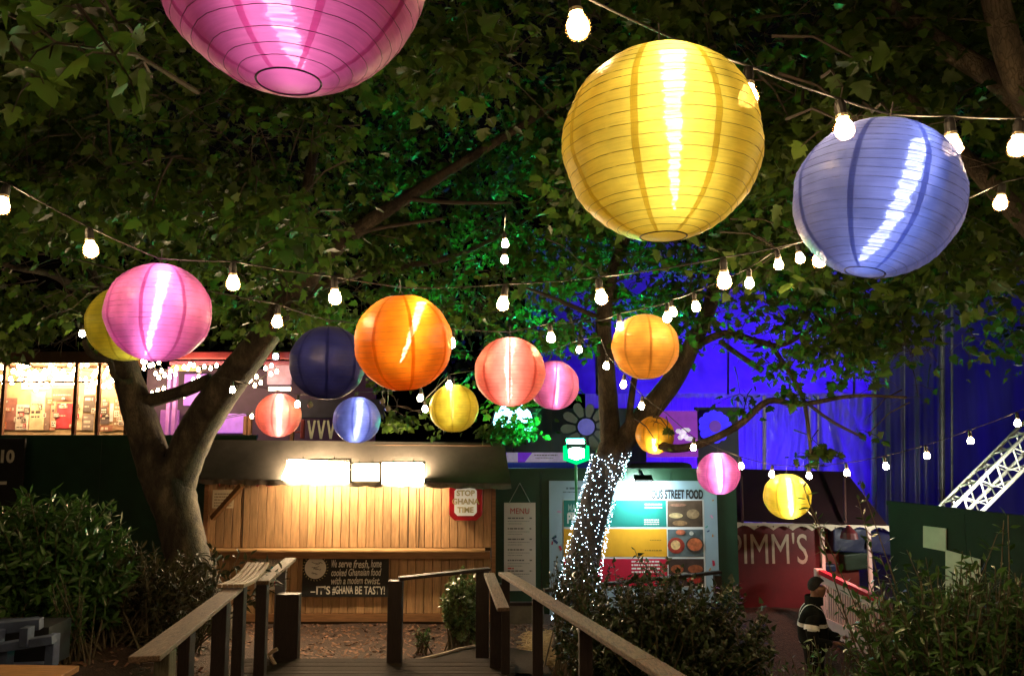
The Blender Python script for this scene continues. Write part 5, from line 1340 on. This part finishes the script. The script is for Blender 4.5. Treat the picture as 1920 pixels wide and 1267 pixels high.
# distant dark foliage behind everything
treeB = thing('tree', 'dark tree mass closing the view behind the stalls', 'tree', (0, 24, 0))
mb = MB()
mb.tube([(-6, 24, 0), (-6.2, 24, 4), (-5.5, 24, 9)], [.4, .35, .2], 12); mb.build('trunk', M_bark, treeB, smooth=True)
canopy(treeB, [(-150, 1000, 560, 690, 19, 22, 60, 40, .9), (-200, 1300, 150, 600, 15, 21, 130, 50, 1.1), (1300, 2000, -50, 420, 14, 18, 60, 50, 1.0)], .17, .26, 60, M_leafA, tw=False)

# fairy lights wound round the right trunk
mb = MB(); mb2 = MB()
tr = [(1066, 1235, 9.6, 45), (1080, 1140, 9.6, 38), (1092, 1060, 9.6, 35), (1108, 980, 9.6, 33), (1128, 905, 9.6, 32), (1146, 852, 9.6, 34)]
def trunk_at(s):
    k = min(int(s * 5), 4); f_ = s * 5 - k; a, b = tr[k], tr[k + 1]
    return [a[i] + (b[i] - a[i]) * f_ for i in range(4)]
prevs = []
turns = 34
for i in range(820):
    s = .16 + .84 * i / 819; px, py, Y, r = trunk_at(s)
    a = s * turns * 2 * math.pi + random.uniform(-.25, .25); c = P(px, py + random.uniform(-5, 5), Y); rr = r * mpp(Y) * 1.06
    p = c + Vector((math.cos(a) * rr, math.sin(a) * rr, 0)); q = .0045 * random.uniform(.7, 1.25)
    mb.add([p + Vector(d) * q for d in ((1, 0, 0), (-1, 0, 0), (0, 1, 0), (0, -1, 0), (0, 0, 1), (0, 0, -1))], [(0, 2, 4), (2, 1, 4), (1, 3, 4), (3, 0, 4), (2, 0, 5), (1, 2, 5), (3, 1, 5), (0, 3, 5)])
    prevs.append(p)
T = thing('fairy_lights', 'cold white fairy lights wound round the slim tree trunk', 'fairy lights', prevs[0])
o = mb.build('light_points', emis('fairy_white', (.6, .82, 1.0), 26.0), T); o['kind'] = 'stuff'
mb2.tube(prevs, .0025, 3, cap=False); mb2.build('wire', mat('green_wire', (.02, .03, .025), .6), T)

# ================================================================= BUSHES
def bush(label, base, cen, rad, nsh, nleaf, kind, lo, hi, material, nobj=300, extra=(), gap=(.35, 1.0), name='shrub', cat='shrub', stemm=None, upb=.35):
    t = thing(name, label, cat, base)
    pos, M3, size = [], [], []
    mb = MB(); base = Vector(base); cen = Vector(cen)
    ends = []
    for i in range(nsh):
        d = Vector((random.gauss(0, 1), random.gauss(0, 1), random.gauss(upb, 1))).normalized()
        k = random.uniform(.6, 1.05)
        ends.append(cen + Vector((d.x * rad[0], d.y * rad[1], d.z * rad[2])) * k)
    for e in list(ends) + [Vector(x) for x in extra]:
        st = base + Vector((random.gauss(0, rad[0] * .3), random.gauss(0, rad[1] * .3), 0))
        mid = st.lerp(e, .55) + Vector((0, 0, .12 * rad[2]))
        path = [st * (1 - s) ** 2 + mid * 2 * s * (1 - s) + e * s * s for s in [k / 6 for k in range(7)]]
        mb.tube(path, [.012 * (1 - .75 * k / 6) for k in range(7)], 4, cap=False)
        nl = int(nleaf * random.uniform(.7, 1.3))
        for j in range(nl):
            s = gap[0] + (gap[1] - gap[0]) * (j + random.random()) / nl
            p = st * (1 - s) ** 2 + mid * 2 * s * (1 - s) + e * s * s
            ax = ((e - mid).normalized() + Vector((random.gauss(0, .45), random.gauss(0, .45), random.gauss(0, .35)))).normalized(); a = j * 2.4 + random.uniform(-.4, .4)
            x = ax.cross(Vector((.3, .2, .9))).normalized(); y = ax.cross(x)
            out = x * math.cos(a) + y * math.sin(a)
            f_ = (out + ax * random.uniform(.3, .9) + Vector((0, 0, random.uniform(-.2, .3)))).normalized()
            pos.append(p + out * .01); M3.append((np.array(ax + Vector((random.gauss(0, .3), random.gauss(0, .3), random.gauss(.3, .3)))), np.array(f_))); size.append(random.uniform(lo, hi))
    mb.build('stems', stemm or mat('shrub_stem', (.1, .08, .045), .8), t, smooth=True)['kind'] = 'stuff'
    up = np.array([m[0] for m in M3]); fw = np.array([m[1] for m in M3])
    foliage(t, kind, np.array(pos), rotmats(up, fw), np.array(size), material, nobj, 'foliage', t.location)
    return t
M_lau = leafmat('laurel_leaf', (.02, .06, .012), (.07, .16, .03), .28, .2, .6)
M_box = leafmat('box_leaf', (.012, .026, .008), (.04, .065, .02), .35, .15, .5)
M_dkleaf = leafmat('dull_leaf', (.018, .022, .008), (.05, .045, .018), .6, .2, .3)
def gp(px, py, Y):
    p = P(px, py, Y); return Vector((p.x, Y, gz(p.x, Y)))
bush('glossy laurel shrub filling the left edge', gp(90, 1200, 8.2), P(70, 1075, 8.2), (.98, .7, .85), 330, 36, 'laurel', .09, .145, M_lau)
bush('brown-leaved shrub tangled round the foot of the left tree', gp(260, 1200, 8.6), P(270, 1140, 8.6), (.85, .6, .75), 150, 26, 'laurel', .06, .11, M_dkleaf, 200)
bush('dark spiky fern frond reaching across the kiosk corner', gp(360, 1180, 8.9), P(400, 1050, 8.9), (.2, .2, .15), 6, 16, 'laurel', .09, .14, M_dkleaf, 200,
     extra=[P(530, 1068, 8.7), P(520, 1075, 8.6), P(470, 1040, 8.8), P(450, 1035, 8.9), P(500, 1058, 8.7), P(400, 1020, 9), P(525, 1085, 8.7), P(430, 1110, 8.6)], gap=(.45, 1), name='fern', cat='fern')
bush('small bright laurel sprig behind the pallets', gp(140, 1200, 7.6), P(125, 1130, 7.6), (.28, .25, .32), 26, 16, 'laurel', .05, .08, M_lau, 200)
bush('ivy-leaved shrub beside the kiosk behind the dark rail', gp(865, 1200, 10.6), P(866, 1135, 10.6), (.3, .3, .52), 90, 30, 'ivy', .05, .085, leafmat('ivy_leaf', (.04, .08, .022), (.2, .28, .1), .3, .2, .6))
bush('small green weed sprouting from the bark chips', gp(793, 1193, 10.4), P(793, 1188, 10.4) , (.13, .1, .07), 14, 7, 'laurel', .05, .08, M_lau, 60, name='weed', cat='weed')
bush('dense dark bush right of the ramp rail, in front of the poster', gp(1250, 1267, 6.9), P(1250, 1215, 6.9), (.98, .6, .66), 520, 40, 'ivy', .04, .075, M_box,
     extra=[P(1120, 1040, 7.2), P(1075, 1050, 7.2), P(1060, 1060, 7.2), P(1190, 1030, 7.2), P(1215, 1050, 7), P(1250, 1045, 7.2), P(1230, 1060, 7), P(1150, 1050, 7.1), P(1300, 1075, 7), P(1380, 1100, 7)])
bush('thin leafy climber at the foot of the fairy-lit trunk', gp(1080, 1190, 9.0), P(1085, 1090, 9.0), (.38, .2, .42), 70, 20, 'ivy', .04, .06, M_box, 200)
bush('broad glossy shrub filling the lower right corner', gp(1830, 1330, 5.3), P(1815, 1225, 5.3), (.8, .6, .62), 420, 34, 'laurel', .055, .1, M_lau,
     extra=[P(1505, 905, 5.9), P(1512, 930, 5.9), P(1612, 900, 5.8), P(1608, 930, 5.8), P(1882, 975, 5.3), P(1890, 965, 5.3), P(1870, 1000, 5.3), P(1650, 1040, 5.5), P(1700, 1030, 5.5), P(1760, 1060, 5.4), P(1560, 1115, 5.6), P(1580, 1200, 5.4)])
bush('low leafy shoots in front of the guard', gp(1545, 1300, 6.0), P(1545, 1255, 6.0), (.42, .3, .26), 46, 18, 'laurel', .05, .08, M_lau, 200)

# ================================================================= PERSON
PY = 9.2
def skinmesh(name, chains, m, sub=2):
    """chains: list of point lists ((x,y,z),r); chains share a vertex when a point repeats"""
    me = bpy.data.meshes.new(name); vs = []; es = []; rad = []; idx = {}
    def vid(p, r):
        k = tuple(round(c, 4) for c in p)
        if k not in idx: idx[k] = len(vs); vs.append(p); rad.append(r)
        return idx[k]
    for ch in chains:
        ids = [vid(p, r) for p, r in ch]
        es += [(ids[i], ids[i + 1]) for i in range(len(ids) - 1)]
    me.from_pydata(vs, es, []); ob = bpy.data.objects.new(name, me); COL.objects.link(ob)
    md = ob.modifiers.new('s', 'SKIN'); md.use_smooth_shade = True
    for i, sv in enumerate(me.skin_vertices[0].data):
        r = rad[i]; sv.radius = r if hasattr(r, '__len__') else (r, r); sv.use_root = (i == 0)
    ss = ob.modifiers.new('d', 'SUBSURF'); ss.levels = sub; ss.render_levels = sub
    bpy.context.view_layer.update()
    res = bpy.data.meshes.new_from_object(ob.evaluated_get(bpy.context.evaluated_depsgraph_get()))
    bpy.data.objects.remove(ob); res.name = name; res.materials.clear(); res.materials.append(m)
    return res
hd_ = P(1524, 1080, PY)          # crown of the head
H = 1.78
fx, fy, fz = hd_.x - .02, PY, hd_.z - H
PT = thing('person', 'guard in dark jacket with silver reflective bands, head bowed over hands', 'person', (fx, fy, fz), (0, 0, 0))
# local frame: the person faces +x (to the right in the photo) and slightly to the viewer
M_skin = mat('skin', (.2, .105, .07), .5, var=.1); M_trou = mat('black_trousers', (.007, .007, .009), .9, spec=.15); M_jack = mat('black_jacket', (.007, .009, .0085), .9, spec=.15, bump=.5, bscale=9)
M_band = mat('silver_band', (.82, .84, .82), .45, var=.08); M_hair = mat('short_dark_hair', (.006, .005, .005), .9, bump=.4, bscale=60)
hip = (0, 0, .94)
body = [
    [(hip, (.15, .115)), ((.0, 0, 1.15), (.15, .11)), ((-.01, 0, 1.36), (.17, .115)), ((.01, 0, 1.46), (.085, .08)), ((.03, 0, 1.52), .06), ((.06, 0, 1.585), .078), ((.07, 0, 1.645), .1), ((.062, 0, 1.69), .092)],
    [(hip, (.15, .115)), ((.0, -.1, .86), .1), ((.03, -.11, .5), .075), ((.0, -.115, .1), .05), ((.05, -.115, .045), .045), ((.15, -.12, .035), .036)],
    [(hip, (.15, .115)), ((.0, .1, .86), .1), ((.05, .11, .5), .075), ((.03, .115, .1), .05), ((.08, .115, .045), .045), ((.18, .12, .035), .036)],
]
bo = link('body', skinmesh('body', body, M_trou), PT)
bo.data.materials.append(M_skin)
for p in bo.data.polygons:
    p.material_index = 1 if p.center.z > 1.46 else 0
def finger_hand(c, ax, up, side):
    """palm with four fingers and a thumb, curled towards -up"""
    c, ax, up = Vector(c), Vector(ax).normalized(), Vector(up).normalized(); sd = ax.cross(up).normalized() * side
    ch = [[(tuple(c), .028), (tuple(c + ax * .045), (.04, .02)), (tuple(c + ax * .085), (.04, .018))]]
    return ch, c, ax, up, sd
jk = [
    [((0, 0, 1.0), (.165, .15)), ((.0, 0, 1.1), (.175, .15)), ((-.01, 0, 1.24), (.185, .15)), ((-.015, 0, 1.38), (.19, .14)), ((.005, 0, 1.47), (.11, .1)), ((.02, 0, 1.515), (.085, .08))],
    [((-.015, 0, 1.38), (.19, .14)), ((-.01, -.2, 1.38), .088), ((-.03, -.255, 1.24), .076), ((-.01, -.25, 1.12), .07), ((.12, -.18, 1.09), .058), ((.18, -.14, 1.1), .05)],
    [((-.015, 0, 1.38), (.19, .14)), ((-.01, .2, 1.38), .088), ((.02, .245, 1.24), .076), ((.06, .23, 1.13), .068), ((.22, .12, 1.11), .055), ((.29, .08, 1.12), .048)],
]
jo = link('jacket', skinmesh('jacket', jk, M_jack), PT)
# hands
for nm, c, ax, side in (('hand', (.19, -.135, 1.1), (.8, .55, -.1), 1), ('hand', (.3, .075, 1.12), (1, -.35, .0), -1)):
    c = Vector(c); ax = Vector(ax).normalized(); up = Vector((0, 0, 1)); sd = ax.cross(up).normalized()
    chs = [[(tuple(c), .027), (tuple(c + ax * .05), (.036, .02)), (tuple(c + ax * .09), (.038, .017))]]
    k0 = c + ax * .09
    for q, ln in ((-.027, .06), (-.009, .072), (.009, .068), (.027, .052)):
        b0 = k0 + sd * q
        chs.append([(tuple(k0), (.038, .017)), (tuple(b0 + ax * .012), .0095), (tuple(b0 + ax * (.012 + ln * .5) - up * .008), .009), (tuple(b0 + ax * (.012 + ln * .85) - up * .032), .0075)])
    b0 = c + ax * .03 + sd * side * .03
    chs.append([(tuple(c + ax * .05), (.036, .02)), (tuple(b0 + sd * side * .012 + ax * .02), .011), (tuple(b0 + sd * side * .018 + ax * .06 - up * .01), .009)])
    link(nm, skinmesh('hand', chs, M_skin, 1), PT)
# face details: nose, ear, hair
mb = MB(); mb.lathe([(0, -.02), (.013, -.012), (.012, .005), (.004, .025), (0, .028)], 8, (.168, -.0, 1.625)); mb.build('nose', M_skin, bo, smooth=True, local=True)
for s in (-1, 1):
    mb = MB(); mb.lathe([(0, -.03), (.009, -.02), (.012, .01), (0, .03)], 8, (.06, -.005 + s * .098, 1.635)); mb.build('ear', M_skin, bo, smooth=True, local=True)
    mb = MB(); mb.lathe([(0, -.006), (.007, 0), (0, .006)], 8, (.158, -.005 + s * .035, 1.655)); mb.build('eye', M_hair, bo, smooth=True, local=True)
mb = MB(); mb.box((.146, -.0, 1.575), (.012, .05, .009)); mb.build('mouth', mat('lip', (.14, .05, .045), .5), bo, local=True)
mb = MB(); n = 16; vs = []
for j in range(8):
    ph = j / 7 * 1.95
    for i in range(n):
        a = 2 * math.pi * i / n; cut = .5 + .5 * sst(.75, -.5, math.cos(a))
        p_ = min(ph, 1.95 * cut)
        vs.append((.056 + .1 * math.sin(p_) * math.cos(a), .1 * math.sin(p_) * math.sin(a), 1.676 + .108 * math.cos(p_)))
mb.add(vs, [(j * n + i, j * n + (i + 1) % n, (j + 1) * n + (i + 1) % n, (j + 1) * n + i) for j in range(7) for i in range(n)]); mb.build('hair', M_hair, PT, smooth=True, local=True)
# collar and reflective bands that follow the jacket
mb = MB(); mb.lathe([(.1, 1.475), (.1, 1.565), (.09, 1.575), (.088, 1.5)], 18, (.02, 0, 0)); mb.build('collar', M_jack, jo, smooth=True, local=True)
bpy.context.view_layer.update()
def band_loop(c, nrm_, w, obj, n=40, out=.006):
    """a loop of tape wrapped round the jacket: rays from inside find its surface"""
    c = Vector(c); nrm_ = Vector(nrm_).normalized(); x = nrm_.cross(Vector((.2, .9, .3))).normalized(); y = nrm_.cross(x)
    rows = []
    for s in (-.5, .5):
        row = []
        for i in range(n):
            a = 2 * math.pi * i / n; d = x * math.cos(a) + y * math.sin(a); o_ = c + nrm_ * (s * w)
            far = o_ + d * .32
            ok, loc, nn, fi = obj.ray_cast(far, -d, distance=.32)
            row.append((loc + d * out) if ok else o_ + d * .1)
        rows.append(row)
    mb = MB(); vs = rows[0] + rows[1]
    mb.add(vs, [(i, (i + 1) % n, n + (i + 1) % n, n + i) for i in range(n)]); return mb
band_loop((0, 0, 1.035), (0, 0, 1), .05, jo).build('reflective_band', M_band, jo, smooth=True, local=True)
band_loop((-.01, 0, 1.27), (0.0, 0, 1), .045, jo).build('reflective_band', M_band, jo, smooth=True, local=True)
for s in (-1, 1):
    # strap over the shoulder
    pts = []
    for i in range(26):
        a = -.25 + (math.pi + .5) * i / 25
        o_ = Vector((-.01, s * .1, 1.3)); d = Vector((math.cos(a) * .9, 0, math.sin(a)))
        ok, loc, nn, fi = jo.ray_cast(o_ + d * .5, -d.normalized(), distance=.6)
        if ok: pts.append(loc + d.normalized() * .006)
    mb = MB(); vs = []
    for p in pts: vs += [p + Vector((0, -.024, 0)), p + Vector((0, .024, 0))]
    mb.add(vs, [(2 * i, 2 * i + 1, 2 * i + 3, 2 * i + 2) for i in range(len(pts) - 1)]); mb.build('shoulder_strap', M_band, jo, smooth=True, local=True)
for c, nr in (((-.025, -.245, 1.27), (.1, .3, 1)), ((.01, .235, 1.27), (-.15, -.3, 1))):
    c = Vector(c); nr = Vector(nr).normalized(); mb = MB(); n = 20; x = nr.cross(Vector((1, 0, 0))).normalized(); y = nr.cross(x); vs = []
    for s in (-.025, .025):
        for i in range(n):
            a = 2 * math.pi * i / n; vs.append(c + nr * s + (x * math.cos(a) + y * math.sin(a)) * .083)
    mb.add(vs, [(i, (i + 1) % n, n + (i + 1) % n, n + i) for i in range(n)]); mb.build('sleeve_band', M_band, jo, smooth=True, local=True)
PT.rotation_euler = (0, 0, math.radians(-18))
